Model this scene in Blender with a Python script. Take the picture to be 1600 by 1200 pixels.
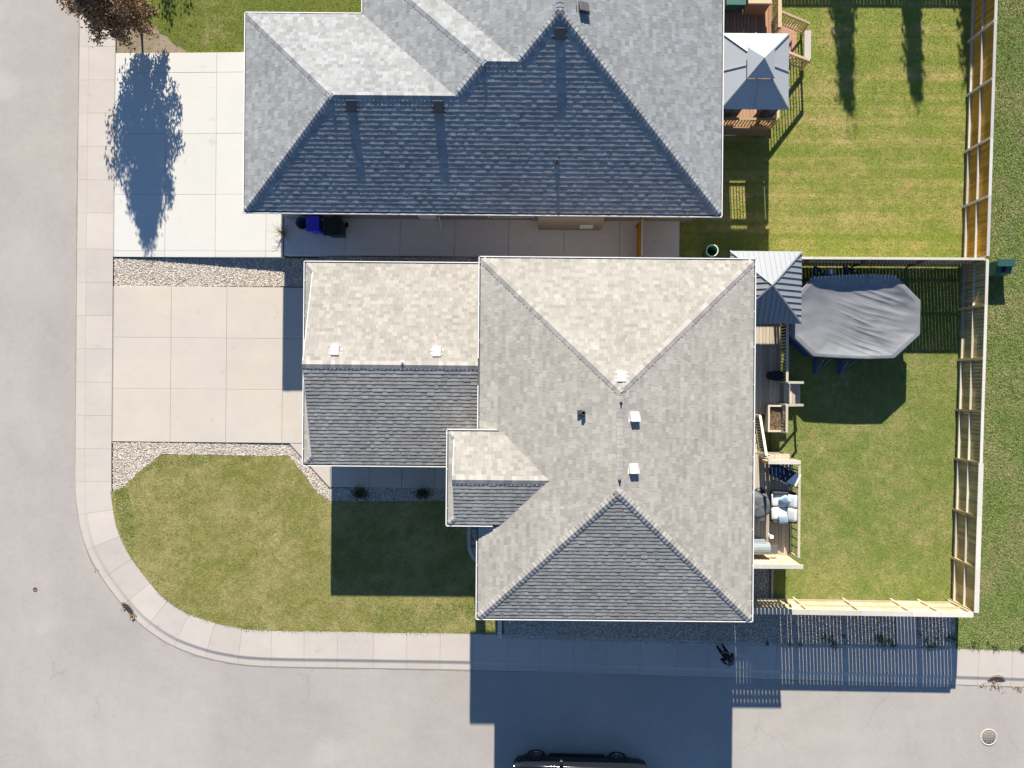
import bpy, bmesh, math, random
import mathutils.noise
import numpy as np
from mathutils import Vector, Matrix, Quaternion
R = math.radians
rnd = random.Random(7)
nrng = np.random.default_rng(11)
for o in list(bpy.data.objects):
    bpy.data.objects.remove(o)
sc = bpy.context.scene
C = sc.collection

# ------------------------------------------------------------------ camera, sky, sun, exposure
CAM_H = 30.8          # metres above the street
FPX = 1109.0          # focal length in photo pixels (1600 wide)
ROLL = R(0.5)
cam_d = bpy.data.cameras.new('camera')
cam_d.sensor_width = 36.0
cam_d.lens = FPX / 1600 * 36
cam_d.shift_x = -50 / 1600
cam_d.clip_end = 600
cam = bpy.data.objects.new('camera', cam_d)
cam.location = (0, 0, CAM_H)
cam.rotation_euler = (0, 0, ROLL)
C.objects.link(cam)
sc.camera = cam

SUN_EL, SUN_DRIFT = R(26.2), R(2.9)
world = bpy.data.worlds.new('World')
sc.world = world
world.use_nodes = True
wn = world.node_tree
bg = wn.nodes['Background']
sky = wn.nodes.new('ShaderNodeTexSky')
sky.sky_type = 'NISHITA'
sky.sun_disc = False
sky.sun_elevation = SUN_EL
sky.sun_rotation = -SUN_DRIFT
sky.ozone_density = 5.5
sky.dust_density = 0.0
sky.altitude = 500
wn.links.new(sky.outputs[0], bg.inputs[0])
bg.inputs[1].default_value = 0.068
sun_d = bpy.data.lights.new('sun', 'SUN')
sun_d.energy = 5.0
sun_d.angle = R(0.5)
sun_d.color = (1.0, 0.94, 0.825)
sun = bpy.data.objects.new('sun', sun_d)
ldir = Vector((math.sin(SUN_DRIFT) * math.cos(SUN_EL), -math.cos(SUN_DRIFT) * math.cos(SUN_EL), -math.sin(SUN_EL)))
sun.rotation_euler = ldir.to_track_quat('-Z', 'Y').to_euler()
sun.location = (0, 40, 40)
C.objects.link(sun)
vs = sc.view_settings
vs.view_transform = 'Standard'
vs.look = 'None'
vs.exposure = 1.10
vs.gamma = 1.0
vs.use_curve_mapping = False

# ------------------------------------------------------------------ measured points -> metres
_c, _s = math.cos(ROLL), math.sin(ROLL)
def W(px, py, z=0.1):
    """photo measurement taken at height z -> metres (origin below the drone, Y up the photo)"""
    dx, dy = px - 850, py - 600
    u = dx * _c + dy * _s
    v = -dx * _s + dy * _c
    k = (CAM_H - z) / FPX
    return Vector((u * k, -v * k, z))
def WX(px, py, z=0.1):
    return W(px, py, z).x
def WY(px, py, z=0.1):
    return W(px, py, z).y

# ------------------------------------------------------------------ object helpers
LOC = {}
def tag(o, label=None, cat=None, group=None, kind=None):
    if label: o['label'] = label
    if cat: o['category'] = cat
    if group: o['group'] = group
    if kind: o['kind'] = kind
    return o
def empty(name, loc, label=None, cat=None, group=None, rz=0, kind=None):
    o = bpy.data.objects.new(name, None)
    o.empty_display_size = 0.2
    o.location = loc
    o.rotation_euler = (0, 0, rz)
    C.objects.link(o)
    LOC[o.name] = Vector(loc)
    return tag(o, label, cat, group, kind)
def link(name, me, parent=None, loc=None, rot=None):
    """object whose mesh is in metres of the place, or placed at loc"""
    o = bpy.data.objects.new(name, me)
    base = LOC[parent.name] if parent is not None else Vector((0, 0, 0))
    l = Vector(loc) if loc is not None else Vector((0, 0, 0))
    if parent is not None:
        o.parent = parent
    o.location = l - base
    LOC[o.name] = l
    if rot is not None:
        o.rotation_euler = rot
    C.objects.link(o)
    return o

class MB:
    def __init__(s):
        s.v, s.f, s.m, s.sm = [], [], [], []
    def face(s, pts, mi=0, smooth=False):
        n = len(s.v)
        s.v += [tuple(p) for p in pts]
        s.f.append(tuple(range(n, n + len(pts)))); s.m.append(mi); s.sm.append(smooth)
    def add(s, vs_, fs_, mi=0, smooth=False):
        n = len(s.v)
        s.v += [tuple(p) for p in vs_]
        for f in fs_:
            s.f.append(tuple(i + n for i in f)); s.m.append(mi); s.sm.append(smooth)
    def box(s, a, b, mi=0):
        x0, x1 = sorted((a[0], b[0])); y0, y1 = sorted((a[1], b[1])); z0, z1 = sorted((a[2], b[2]))
        vs_ = [(x0,y0,z0),(x1,y0,z0),(x1,y1,z0),(x0,y1,z0),(x0,y0,z1),(x1,y0,z1),(x1,y1,z1),(x0,y1,z1)]
        s.add(vs_, [(0,3,2,1),(4,5,6,7),(0,1,5,4),(1,2,6,5),(2,3,7,6),(3,0,4,7)], mi)
        return s
    def prism(s, poly, z0, z1, mi=0):
        """poly: xy points counter-clockwise; z1 may be a list"""
        n = len(poly)
        zt = z1 if isinstance(z1, (list, tuple)) else [z1] * n
        vs_ = [(p[0], p[1], z0) for p in poly] + [(p[0], p[1], zt[i]) for i, p in enumerate(poly)]
        a = sum(poly[i][0] * poly[(i+1) % n][1] - poly[(i+1) % n][0] * poly[i][1] for i in range(n))
        fs_ = [tuple(range(n, 2*n)), tuple(range(n-1, -1, -1))] + [(i, (i+1) % n, n + (i+1) % n, n + i) for i in range(n)]
        if a < 0: fs_ = [tuple(reversed(f)) for f in fs_]
        s.add(vs_, fs_, mi)
        return s
    def bar(s, a, b, w, h, mi=0, up=Vector((0, 0, 1))):
        """rectangular bar from a to b, w across, h along up"""
        a, b = Vector(a), Vector(b)
        d = (b - a).normalized()
        sd = d.cross(up)
        if sd.length < 1e-4: sd = d.cross(Vector((0, 1, 0)))
        sd.normalize(); u = sd.cross(d).normalized()
        q = [(-1,-1),(1,-1),(1,1),(-1,1)]
        vs_ = [p + sd * (w/2*i) + u * (h/2*j) for p in (a, b) for i, j in q]
        s.add(vs_, [(3,2,1,0),(4,5,6,7),(0,1,5,4),(1,2,6,5),(2,3,7,6),(3,0,4,7)], mi)
        return s
    def tube(s, pts, rad, n=8, mi=0, cap=True):
        pts = [Vector(p) for p in pts]
        rr = rad if isinstance(rad, (list, tuple)) else [rad] * len(pts)
        rings = []
        ref = Vector((0, 0, 1))
        for i, p in enumerate(pts):
            d = (pts[min(i+1, len(pts)-1)] - pts[max(i-1, 0)]).normalized()
            a = d.cross(ref)
            if a.length < 1e-3: a = d.cross(Vector((1, 0, 0)))
            a.normalize(); b = d.cross(a)
            rings.append([p + (a * math.cos(2*math.pi*k/n) + b * math.sin(2*math.pi*k/n)) * rr[i] for k in range(n)])
        vs_ = [v for r in rings for v in r]
        fs_ = [(i*n+k, i*n+(k+1) % n, (i+1)*n+(k+1) % n, (i+1)*n+k) for i in range(len(pts)-1) for k in range(n)]
        s.add(vs_, fs_, mi, True)
        if cap:
            s.face(rings[0], mi); s.face(list(reversed(rings[-1])), mi)
        return s
    def lathe(s, c, prof, n=20, mi=0):
        """prof: (radius, z) from bottom to top"""
        vs_ = [(c[0] + r * math.cos(2*math.pi*k/n), c[1] + r * math.sin(2*math.pi*k/n), c[2] + z) for r, z in prof for k in range(n)]
        fs_ = [(i*n+k, i*n+(k+1) % n, (i+1)*n+(k+1) % n, (i+1)*n+k) for i in range(len(prof)-1) for k in range(n)]
        s.add(vs_, fs_, mi, True)
        return s
    def mesh(s, name, mats, off=None):
        me = bpy.data.meshes.new(name)
        vs_ = s.v if off is None else [(v[0]-off[0], v[1]-off[1], v[2]-off[2]) for v in s.v]
        me.from_pydata(vs_, [], s.f)
        for m in (mats if isinstance(mats, (list, tuple)) else [mats]):
            me.materials.append(m)
        me.polygons.foreach_set('material_index', s.m)
        me.polygons.foreach_set('use_smooth', s.sm)
        me.update()
        return me
    def build(s, name, mats, parent=None, loc=None):
        """vertices are metres of the place; object origin at loc (or the parent's)"""
        l = Vector(loc) if loc is not None else (LOC[parent.name] if parent is not None else Vector((0, 0, 0)))
        return link(name, s.mesh(name, mats, l), parent, l)

def bevel(o, w=0.01, seg=2):
    m = o.modifiers.new('bevel', 'BEVEL'); m.width = w; m.segments = seg; m.limit_method = 'ANGLE'; m.angle_limit = R(40)
    return o

def np_mesh(name, verts, tris, mat):
    """verts (n,3), tris (m,k) arrays"""
    me = bpy.data.meshes.new(name)
    k = tris.shape[1]
    me.vertices.add(len(verts)); me.vertices.foreach_set('co', verts.astype(np.float32).ravel())
    me.loops.add(tris.size); me.loops.foreach_set('vertex_index', tris.astype(np.int32).ravel())
    me.polygons.add(len(tris))
    me.polygons.foreach_set('loop_start', np.arange(0, tris.size, k, dtype=np.int32))
    me.polygons.foreach_set('loop_total', np.full(len(tris), k, dtype=np.int32))
    me.materials.append(mat)
    me.update(calc_edges=True)
    return me

# ------------------------------------------------------------------ materials
def srgb(r, g, b):
    f = lambda c: (c/255/12.92) if c/255 <= 0.04045 else ((c/255 + 0.055)/1.055) ** 2.4
    return (f(r), f(g), f(b))
class NT:
    def __init__(s, name):
        s.m = bpy.data.materials.new(name); s.m.use_nodes = True
        s.t = s.m.node_tree; s.n = s.t.nodes; s.l = s.t.links
        s.b = s.n['Principled BSDF']
        s.geo = s.n.new('ShaderNodeNewGeometry')
        s.pos = s.geo.outputs['Position']
    def noise(s, scale, detail=3, rough=0.55, vec=None, stretch=None):
        nd = s.n.new('ShaderNodeTexNoise'); nd.inputs['Scale'].default_value = scale
        nd.inputs['Detail'].default_value = detail; nd.inputs['Roughness'].default_value = rough
        v = vec or s.pos
        if stretch:
            mp = s.n.new('ShaderNodeMapping'); mp.inputs['Scale'].default_value = stretch
            s.l.new(v, mp.inputs['Vector']); v = mp.outputs[0]
        s.l.new(v, nd.inputs['Vector'])
        return nd.outputs['Fac']
    def math(s, op, a, b=0.0, c=None):
        nd = s.n.new('ShaderNodeMath'); nd.operation = op
        for i, x in enumerate((a, b) if c is None else (a, b, c)):
            if isinstance(x, (int, float)): nd.inputs[i].default_value = x
            else: s.l.new(x, nd.inputs[i])
        return nd.outputs[0]
    def ramp(s, x, lo, hi):
        nd = s.n.new('ShaderNodeMapRange'); nd.interpolation_type = 'SMOOTHSTEP'
        s.l.new(x, nd.inputs[0]); nd.inputs[1].default_value = lo; nd.inputs[2].default_value = hi
        return nd.outputs[0]
    def mix(s, fac, a, b):
        nd = s.n.new('ShaderNodeMix'); nd.data_type = 'RGBA'
        if isinstance(fac, (int, float)): nd.inputs[0].default_value = fac
        else: s.l.new(fac, nd.inputs[0])
        for i, x in ((6, a), (7, b)):
            if isinstance(x, (tuple, list)): nd.inputs[i].default_value = (*x[:3], 1)
            else: s.l.new(x, nd.inputs[i])
        return nd.outputs[2]
    def scale(s, col, k):
        nd = s.n.new('ShaderNodeVectorMath'); nd.operation = 'SCALE'
        if isinstance(col, (tuple, list)): nd.inputs[0].default_value = col[:3]
        else: s.l.new(col, nd.inputs[0])
        if isinstance(k, (int, float)): nd.inputs[3].default_value = k
        else: s.l.new(k, nd.inputs[3])
        return nd.outputs[0]
    def objrand(s):
        nd = s.n.new('ShaderNodeObjectInfo'); return nd.outputs['Random']
    def done(s, col, rough=0.85, bump=None, bstr=0.3, bdist=0.01, spec=0.3, metal=0.0):
        if isinstance(col, (tuple, list)): s.b.inputs['Base Color'].default_value = (*col[:3], 1)
        else: s.l.new(col, s.b.inputs['Base Color'])
        if isinstance(rough, (int, float)): s.b.inputs['Roughness'].default_value = rough
        else: s.l.new(rough, s.b.inputs['Roughness'])
        s.b.inputs['Specular IOR Level'].default_value = spec
        s.b.inputs['Metallic'].default_value = metal
        if bump is not None:
            bp = s.n.new('ShaderNodeBump'); bp.inputs['Strength'].default_value = bstr; bp.inputs['Distance'].default_value = bdist
            s.l.new(bump, bp.inputs['Height']); s.l.new(bp.outputs[0], s.b.inputs['Normal'])
        return s.m

def basic(name, col, rough=0.7, var=0.15, scale=3.0, fine=0.08, fscale=40, island=0.0, obj=0.0, col2=None, bump=0.0, spec=0.3, metal=0.0, stretch=None):
    t = NT(name)
    n1 = t.noise(scale, 4, stretch=stretch)
    n2 = t.noise(fscale, 2, stretch=stretch)
    k = t.math('MULTIPLY_ADD', t.math('SUBTRACT', n1, 0.5), 2.2 * var, 1.0)
    k = t.math('MULTIPLY_ADD', t.math('SUBTRACT', n2, 0.5), 2.2 * fine, k)
    r = None
    if island:
        r = t.geo.outputs['Random Per Island']
        k = t.math('MULTIPLY_ADD', t.math('SUBTRACT', r, 0.5), 2 * island, k)
    if obj:
        ro = t.objrand(); r = r or ro
        k = t.math('MULTIPLY_ADD', t.math('SUBTRACT', ro, 0.5), 2 * obj, k)
    base = col
    if col2 is not None:
        if r is not None:
            f = t.math('FRACT', t.math('MULTIPLY', r, 7.31))
        else:
            f = t.ramp(t.noise(scale * 0.6, 3), 0.35, 0.65)
        base = t.mix(f, col, col2)
    return t.done(t.scale(base, k), rough, n2 if bump else None, bump, 0.01, spec, metal)

def shingle_mat(name, cols, gain, rowdark=0.0):
    t = NT(name)
    r = t.geo.outputs['Random Per Island']
    f1 = t.math('FRACT', t.math('MULTIPLY', r, 13.7))
    f2 = t.math('FRACT', t.math('MULTIPLY', r, 57.3))
    c = t.mix(t.ramp(f1, 0.1, 0.9), cols[0], cols[1])
    c = t.mix(t.math('MULTIPLY', t.ramp(f2, 0.72, 1.0), 0.55), c, cols[2])
    k = t.math('MULTIPLY_ADD', t.math('SUBTRACT', r, 0.5), 0.20, gain)
    big = t.noise(0.55, 3)
    k = t.math('MULTIPLY_ADD', t.math('SUBTRACT', big, 0.5), 0.30, k)
    k = t.math('MULTIPLY_ADD', t.math('SUBTRACT', t.noise(0.9, 3, stretch=(2.5, 0.35, 1)), 0.5), 0.18, k)
    g = t.noise(110, 2)
    k = t.math('MULTIPLY_ADD', t.math('SUBTRACT', g, 0.5), 0.5, k)
    return t.done(t.scale(c, k), 0.95, g, 0.5, 0.004, 0.12)

def concrete_mat(name, col, stain=0.12, warm=None, obj=0.05):
    t = NT(name)
    k = t.math('MULTIPLY_ADD', t.math('SUBTRACT', t.noise(0.5, 5, 0.6), 0.5), 1.5 * stain, 1.0)
    k = t.math('MULTIPLY_ADD', t.math('SUBTRACT', t.noise(3.0, 4, 0.6), 0.5), 0.9 * stain, k)
    g = t.noise(60, 2)
    k = t.math('MULTIPLY_ADD', t.math('SUBTRACT', g, 0.5), 0.12, k)
    k = t.math('MULTIPLY_ADD', t.math('SUBTRACT', t.objrand(), 0.5), 2 * obj, k)
    spots = t.ramp(t.noise(2.2, 2, 0.4), 0.68, 0.80)
    k = t.math('SUBTRACT', k, t.math('MULTIPLY', spots, 0.10))
    oil = t.math('MULTIPLY', t.ramp(t.noise(1.1, 4, 0.7), 0.62, 0.72), 0.5)
    k = t.math('SUBTRACT', k, t.math('MULTIPLY', oil, 1.0 * stain))
    streak = t.noise(1.6, 4, 0.65, stretch=(0.12, 1.0, 1))
    k = t.math('MULTIPLY_ADD', t.math('SUBTRACT', streak, 0.5), 1.1 * stain, k)
    base = t.mix(t.ramp(t.noise(0.33, 3), 0.35, 0.65), col, warm or (col[0]*0.97, col[1]*0.96, col[2]*0.99))
    return t.done(t.scale(base, k), 0.9, g, 0.25, 0.004, 0.2)

def road_mat():
    t = NT('asphalt')
    k = t.math('MULTIPLY_ADD', t.math('SUBTRACT', t.noise(0.16, 4, 0.55), 0.5), 0.35, 1.0)
    k = t.math('MULTIPLY_ADD', t.math('SUBTRACT', t.noise(0.9, 5, 0.65), 0.5), 0.22, k)
    g = t.noise(28, 3, 0.7)
    k = t.math('MULTIPLY_ADD', t.math('SUBTRACT', g, 0.5), 0.30, k)
    g2 = t.noise(90, 1)
    k = t.math('MULTIPLY_ADD', t.math('SUBTRACT', g2, 0.5), 0.40, k)
    k = t.math('MULTIPLY_ADD', t.math('SUBTRACT', t.noise(5.0, 4, 0.7), 0.5), 0.20, k)
    k = t.math('MULTIPLY_ADD', t.ramp(t.noise(0.35, 2, 0.4), 0.62, 0.75), 0.10, k)
    sp = t.ramp(t.noise(3.3, 1), 0.76, 0.80)
    k = t.math('SUBTRACT', k, t.math('MULTIPLY', sp, 0.12))
    # long wheel-polished bands on the side street
    k = t.math('MULTIPLY_ADD', t.math('SUBTRACT', t.noise(0.6, 2, stretch=(1.0, 0.05, 1)), 0.5), 0.12, k)
    # hairline cracks and a few drips
    vo = t.n.new('ShaderNodeTexVoronoi'); vo.feature = 'DISTANCE_TO_EDGE'; vo.inputs['Scale'].default_value = 0.16
    wv = t.n.new('ShaderNodeVectorMath'); wv.operation = 'MULTIPLY_ADD'
    nv = t.n.new('ShaderNodeTexNoise'); nv.inputs['Scale'].default_value = 1.3; nv.inputs['Detail'].default_value = 5
    t.l.new(t.pos, nv.inputs['Vector']); t.l.new(nv.outputs['Color'], wv.inputs[0]); wv.inputs[1].default_value = (0.55, 0.55, 0.55); t.l.new(t.pos, wv.inputs[2])
    t.l.new(wv.outputs[0], vo.inputs['Vector'])
    crack = t.math('MULTIPLY', t.math('SUBTRACT', 1.0, t.ramp(vo.outputs['Distance'], 0.0, 0.006)), t.ramp(t.noise(0.25, 2), 0.5, 0.62))
    k = t.math('SUBTRACT', k, t.math('MULTIPLY', crack, 0.10))
    drip = t.math('MULTIPLY', t.ramp(t.noise(1.7, 2, 0.6), 0.70, 0.76), t.ramp(t.noise(0.3, 1), 0.5, 0.6))
    k = t.math('SUBTRACT', k, t.math('MULTIPLY', drip, 0.13))
    base = t.mix(t.ramp(t.noise(0.22, 3), 0.35, 0.65), (0.386, 0.352, 0.318), (0.361, 0.328, 0.304))
    return t.done(t.scale(base, k), 0.92, g2, 0.35, 0.004, 0.2)

def grass_mat(name, green, dry, lush, dryness, stripes=0.0, sward=True, gain=1.0):
    """dryness 0..1 moves the balance from green to straw"""
    t = NT(name)
    patch = t.noise(0.45, 4, 0.6)
    mid = t.noise(2.2, 4, 0.65)
    fn = t.noise(9.0, 4, 0.7, stretch=(1.0, 1.5, 1))
    d = t.math('ADD', t.math('MULTIPLY', patch, 0.34), t.math('MULTIPLY', mid, 0.33))
    d = t.math('MULTIPLY_ADD', fn, 0.33, d)
    if stripes:
        wv = t.noise(0.9, 3, 0.6, stretch=(0.05, 2.1, 1))
        d = t.math('MULTIPLY_ADD', t.math('SUBTRACT', wv, 0.5), stripes, d)
    fac = t.ramp(d, 0.56 - 0.30 * dryness, 0.82 - 0.30 * dryness)
    c = t.mix(fac, green, dry)
    c = t.mix(t.math('MULTIPLY', t.ramp(t.noise(1.1, 4, 0.65), 0.55, 0.75), 0.5), c, lush)
    worn = t.math('MULTIPLY', t.ramp(t.noise(0.75, 4, 0.7), 0.60, 0.74), 0.55)
    c = t.mix(worn, c, (dry[0]*0.98, dry[1]*0.86, dry[2]*0.85))
    clump = t.noise(4.5, 3, 0.6)
    c = t.scale(c, t.math('MULTIPLY_ADD', t.math('SUBTRACT', clump, 0.5), 0.5, 1.0))
    if sward:
        r = t.geo.outputs['Random Per Island']
        k = t.math('MULTIPLY_ADD', t.math('SUBTRACT', r, 0.5), 0.7, gain)
        f = t.math('FRACT', t.math('MULTIPLY', r, 9.7))
        c = t.mix(t.math('MULTIPLY', t.ramp(f, 0.6, 1.0), 0.45), c, dry)
    else:
        k = t.math('MULTIPLY_ADD', t.math('SUBTRACT', t.noise(26, 4, 0.75), 0.5), 1.1, 0.9 * gain)
    return t.done(t.scale(c, k), 0.9, None, spec=0.15)

def wood_mat(name, a, b, obj=0.12, scale=(8, 8, 1.5), rough=0.8, var=0.3):
    t = NT(name)
    tc = t.n.new('ShaderNodeTexCoord')
    g = t.noise(3.0, 4, 0.6, vec=tc.outputs['Object'], stretch=scale)
    big = t.noise(0.8, 2)
    ro = t.objrand()
    c = t.mix(t.ramp(t.math('MULTIPLY_ADD', ro, 0.5, t.math('MULTIPLY', g, 0.5)), 0.2, 0.8), a, b)
    k = t.math('MULTIPLY_ADD', t.math('SUBTRACT', g, 0.5), 2 * var, 1.0)
    k = t.math('MULTIPLY_ADD', t.math('SUBTRACT', ro, 0.5), 2 * obj, k)
    k = t.math('MULTIPLY_ADD', t.math('SUBTRACT', big, 0.5), 0.2, k)
    return t.done(t.scale(c, k), rough, g, 0.3, 0.003, 0.25)

m_road = road_mat()
m_walk = concrete_mat('sidewalk_concrete', (0.50, 0.45, 0.395), 0.12, None, 0.06)
m_drive = concrete_mat('driveway_concrete', (0.520, 0.460, 0.385), 0.09, (0.495, 0.445, 0.395), 0.02)
m_drive2 = concrete_mat('pale_driveway_concrete', (0.585, 0.560, 0.510), 0.06, (0.57, 0.555, 0.515), 0.02)
m_pad = concrete_mat('side_pad_concrete', (0.64, 0.60, 0.555), 0.14, None, 0.04)
m_joint = basic('joint_grit', (0.33, 0.29, 0.24), 0.95, 0.15, 3, 0.2, 40)
m_curb = concrete_mat('curb_concrete', (0.50, 0.45, 0.39), 0.10, None, 0.03)
m_shA = shingle_mat('warm_grey_shingle', ((0.395, 0.368, 0.325), (0.445, 0.42, 0.375), (0.43, 0.37, 0.315)), 0.86)
m_shB = shingle_mat('cool_grey_shingle', ((0.245, 0.25, 0.25), (0.31, 0.315, 0.32), (0.275, 0.27, 0.26)), 1.0)
m_capA = basic('warm_ridge_cap', (0.36, 0.335, 0.305), 0.95, 0.1, 2, 0.18, 90, obj=0.20)
m_capB = basic('cool_ridge_cap', (0.265, 0.27, 0.275), 0.95, 0.1, 2, 0.18, 90, obj=0.22)
m_felt = basic('roof_felt', (0.10, 0.10, 0.10), 0.95)
m_white = basic('white_trim_paint', (0.78, 0.77, 0.75), 0.5, 0.06, 1.5, 0.03)
m_gut_in = basic('gutter_inside', (0.16, 0.15, 0.14), 0.8)  # dark floor colour stands in for shade in the trough
m_gut_green = basic('gutter_floor_green', (0.12, 0.24, 0.18), 0.7)  # green floor colour of the west gutter
m_soffit = basic('soffit', (0.55, 0.53, 0.5), 0.7)
m_sidingA = basic('beige_stucco', (0.42, 0.37, 0.31), 0.9, 0.08, 2, 0.1, 60, bump=0.2)
m_sidingB = basic('grey_brown_siding', (0.30, 0.265, 0.235), 0.8, 0.08, 2, 0.06, 60)
m_stone = basic('bay_taupe', (0.27, 0.225, 0.19), 0.8, 0.06, 2, 0.05)
m_vent = basic('roof_vent_metal', (0.66, 0.63, 0.60), 0.5, 0.08, 6)
m_ventB = basic('dark_roof_vent', (0.06, 0.06, 0.065), 0.55, 0.1, 6)
m_pipe = basic('vent_pipe', (0.10, 0.10, 0.10), 0.5)
m_glass = basic('window_glass', (0.03, 0.035, 0.04), 0.08, 0.0, spec=0.6)
m_pvc = basic('white_plastic', (0.72, 0.72, 0.70), 0.45, 0.05)
# fences and decks
m_fence_e = wood_mat('weathered_fence', (0.34, 0.27, 0.14), (0.44, 0.355, 0.19), 0.12)
m_fence_o = wood_mat('orange_stained_fence', (0.40, 0.215, 0.035), (0.50, 0.285, 0.05), 0.10)
m_fence_s = wood_mat('pale_pine_fence', (0.45, 0.37, 0.235), (0.54, 0.455, 0.31), 0.13)
m_rail_w = wood_mat('pale_rail_wood', (0.50, 0.445, 0.34), (0.58, 0.53, 0.43), 0.06)
m_cap = wood_mat('fence_cap_board', (0.52, 0.48, 0.41), (0.60, 0.56, 0.49), 0.06, (1.5, 8, 8), 0.8, 0.18)
m_cap_o = wood_mat('grey_cap_board', (0.42, 0.40, 0.37), (0.50, 0.48, 0.45), 0.06, (1.5, 8, 8), 0.8, 0.18)
m_deck = wood_mat('grey_deck_board', (0.43, 0.36, 0.275), (0.51, 0.435, 0.34), 0.10, (8, 1.2, 8))
m_deckB = wood_mat('brown_deck_board', (0.36, 0.20, 0.125), (0.43, 0.255, 0.165), 0.08, (8, 1.2, 8))
m_pine = wood_mat('new_pine', (0.52, 0.38, 0.22), (0.58, 0.44, 0.27), 0.10, (4, 4, 2))
m_privacy = wood_mat('privacy_board', (0.55, 0.44, 0.26), (0.62, 0.51, 0.32), 0.08)
m_dark_rail = wood_mat('dark_baluster', (0.16, 0.13, 0.09), (0.22, 0.18, 0.13), 0.1)
# others
m_gravel = basic('gravel_stone', (0.60, 0.54, 0.46), 0.9, 0.05, 2, 0.1, 60, island=0.40, col2=(0.46, 0.39, 0.33))
m_gravel_base = basic('gravel_bed_soil', (0.30, 0.26, 0.22), 0.95, 0.2, 4, 0.3, 45)
m_soil = basic('garden_soil', (0.16, 0.11, 0.075), 0.95, 0.3, 5, 0.3, 40)
m_sand = basic('dry_soil_bed', (0.30, 0.245, 0.18), 0.95, 0.25, 3, 0.35, 28, col2=(0.23, 0.18, 0.12))
gd = dict(green=(0.185, 0.190, 0.045), dry=(0.375, 0.315, 0.140), lush=(0.125, 0.180, 0.030))
def gm(nm, dryness, stripes=0, **k):
    q = dict(gd); q.update(k)
    return (grass_mat(nm + '_sward', q['green'], q['dry'], q['lush'], dryness, stripes, False), grass_mat(nm + '_blades', q['green'], q['dry'], q['lush'], dryness, stripes, True))
g_front = gm('front_lawn', 0.56, 0.06)
g_back = gm('back_lawn', 0.46, 0.0, green=(0.165, 0.215, 0.046))
g_nback = gm('neighbour_back_lawn', 0.47, 0.55, green=(0.20, 0.245, 0.042), dry=(0.42, 0.335, 0.125))
g_nfront = gm('neighbour_front_lawn', 0.22, 0.12, green=(0.135, 0.165, 0.026), lush=(0.075, 0.15, 0.015))
g_east = gm('open_grass', 0.42, 0.0, green=(0.155, 0.210, 0.052), dry=(0.34, 0.285, 0.145))
m_leaf_red = basic('bronze_leaf', (0.27, 0.155, 0.095), 0.75, 0.2, 1.5, 0.1, island=0.5, col2=(0.36, 0.22, 0.10))
m_leaf_green = basic('dark_green_leaf', (0.035, 0.065, 0.02), 0.75, 0.2, 1.5, 0.1, island=0.4)
m_bark = basic('grey_bark', (0.20, 0.165, 0.13), 0.9, 0.2, 8, 0.2, 30)
m_steel = basic('galvanised_panel', (0.26, 0.27, 0.285), 0.55, 0.05, 2, 0.02, spec=0.4)
m_steelB = basic('pale_grey_panel', (0.36, 0.375, 0.39), 0.5, 0.04, 2, 0.02, spec=0.4)
m_seam = basic('panel_seam', (0.30, 0.31, 0.33), 0.45, 0.05, metal=0.3)
m_blackmetal = basic('black_metal', (0.025, 0.025, 0.028), 0.45, 0.1)
m_tarp = None
m_poolwall = basic('blue_pool_wall', (0.018, 0.06, 0.28), 0.45, 0.15, 2)
m_poolrim = basic('pool_rim_grey', (0.30, 0.32, 0.34), 0.5, 0.05)
m_bluesteel = basic('blue_buttress', (0.05, 0.11, 0.26), 0.45, 0.1)
m_green_box = basic('utility_green', (0.055, 0.145, 0.125), 0.5, 0.1, 4)
m_green_barrel = basic('green_plastic', (0.02, 0.27, 0.10), 0.45, 0.1, 4)
m_bluebin = basic('blue_bin_plastic', (0.05, 0.04, 0.55), 0.45, 0.1, 4)
m_blackbin = basic('black_bin_plastic', (0.012, 0.016, 0.013), 0.45, 0.1, 4)
m_greybin = basic('grey_bin_plastic', (0.10, 0.12, 0.14), 0.5, 0.1, 4)
m_navy = basic('navy_cushion', (0.030, 0.055, 0.12), 0.85, 0.15, 6, 0.1)
m_wicker = basic('dark_wicker', (0.05, 0.05, 0.055), 0.8, 0.2, 20, 0.3, 80)
m_cushion = basic('pale_cushion', (0.60, 0.63, 0.64), 0.9, 0.06, 5, 0.05)
m_pillow = basic('light_blue_pillow', (0.36, 0.49, 0.62), 0.9, 0.08, 6, 0.05)
m_cover = basic('grey_furniture_cover', (0.10, 0.11, 0.115), 0.8, 0.2, 8)
m_bbq = basic('grill_cover_grey', (0.23, 0.26, 0.27), 0.6, 0.12, 6)
m_car = basic('black_car_paint', (0.010, 0.012, 0.016), 0.12, 0.0, spec=0.6)
m_rubber = basic('tyre_rubber', (0.018, 0.018, 0.018), 0.85, 0.1)
m_rim = basic('alloy_rim', (0.22, 0.22, 0.23), 0.3, 0.05, metal=0.8)
m_chrome = basic('bright_trim', (0.7, 0.7, 0.7), 0.15, 0.0, metal=1.0)
m_iron = basic('rusty_iron', (0.15, 0.105, 0.085), 0.75, 0.25, 12, 0.2, 60)
m_iron2 = basic('worn_manhole_iron', (0.235, 0.205, 0.18), 0.7, 0.15, 12, 0.2, 60)
m_dryleaf = basic('dry_fallen_leaf', (0.40, 0.27, 0.10), 0.8, 0.1, island=0.5, col2=(0.30, 0.14, 0.05))
m_jacket = basic('dark_jacket', (0.018, 0.022, 0.035), 0.8, 0.2, 10)
m_skin = basic('skin', (0.42, 0.26, 0.19), 0.6, 0.05)
m_tan = basic('tan_strap', (0.38, 0.20, 0.12), 0.7, 0.05)
m_hair = basic('dark_hair', (0.03, 0.022, 0.018), 0.6, 0.2)
m_twig = basic('dry_twig', (0.26, 0.17, 0.08), 0.9, island=0.3)

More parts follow.
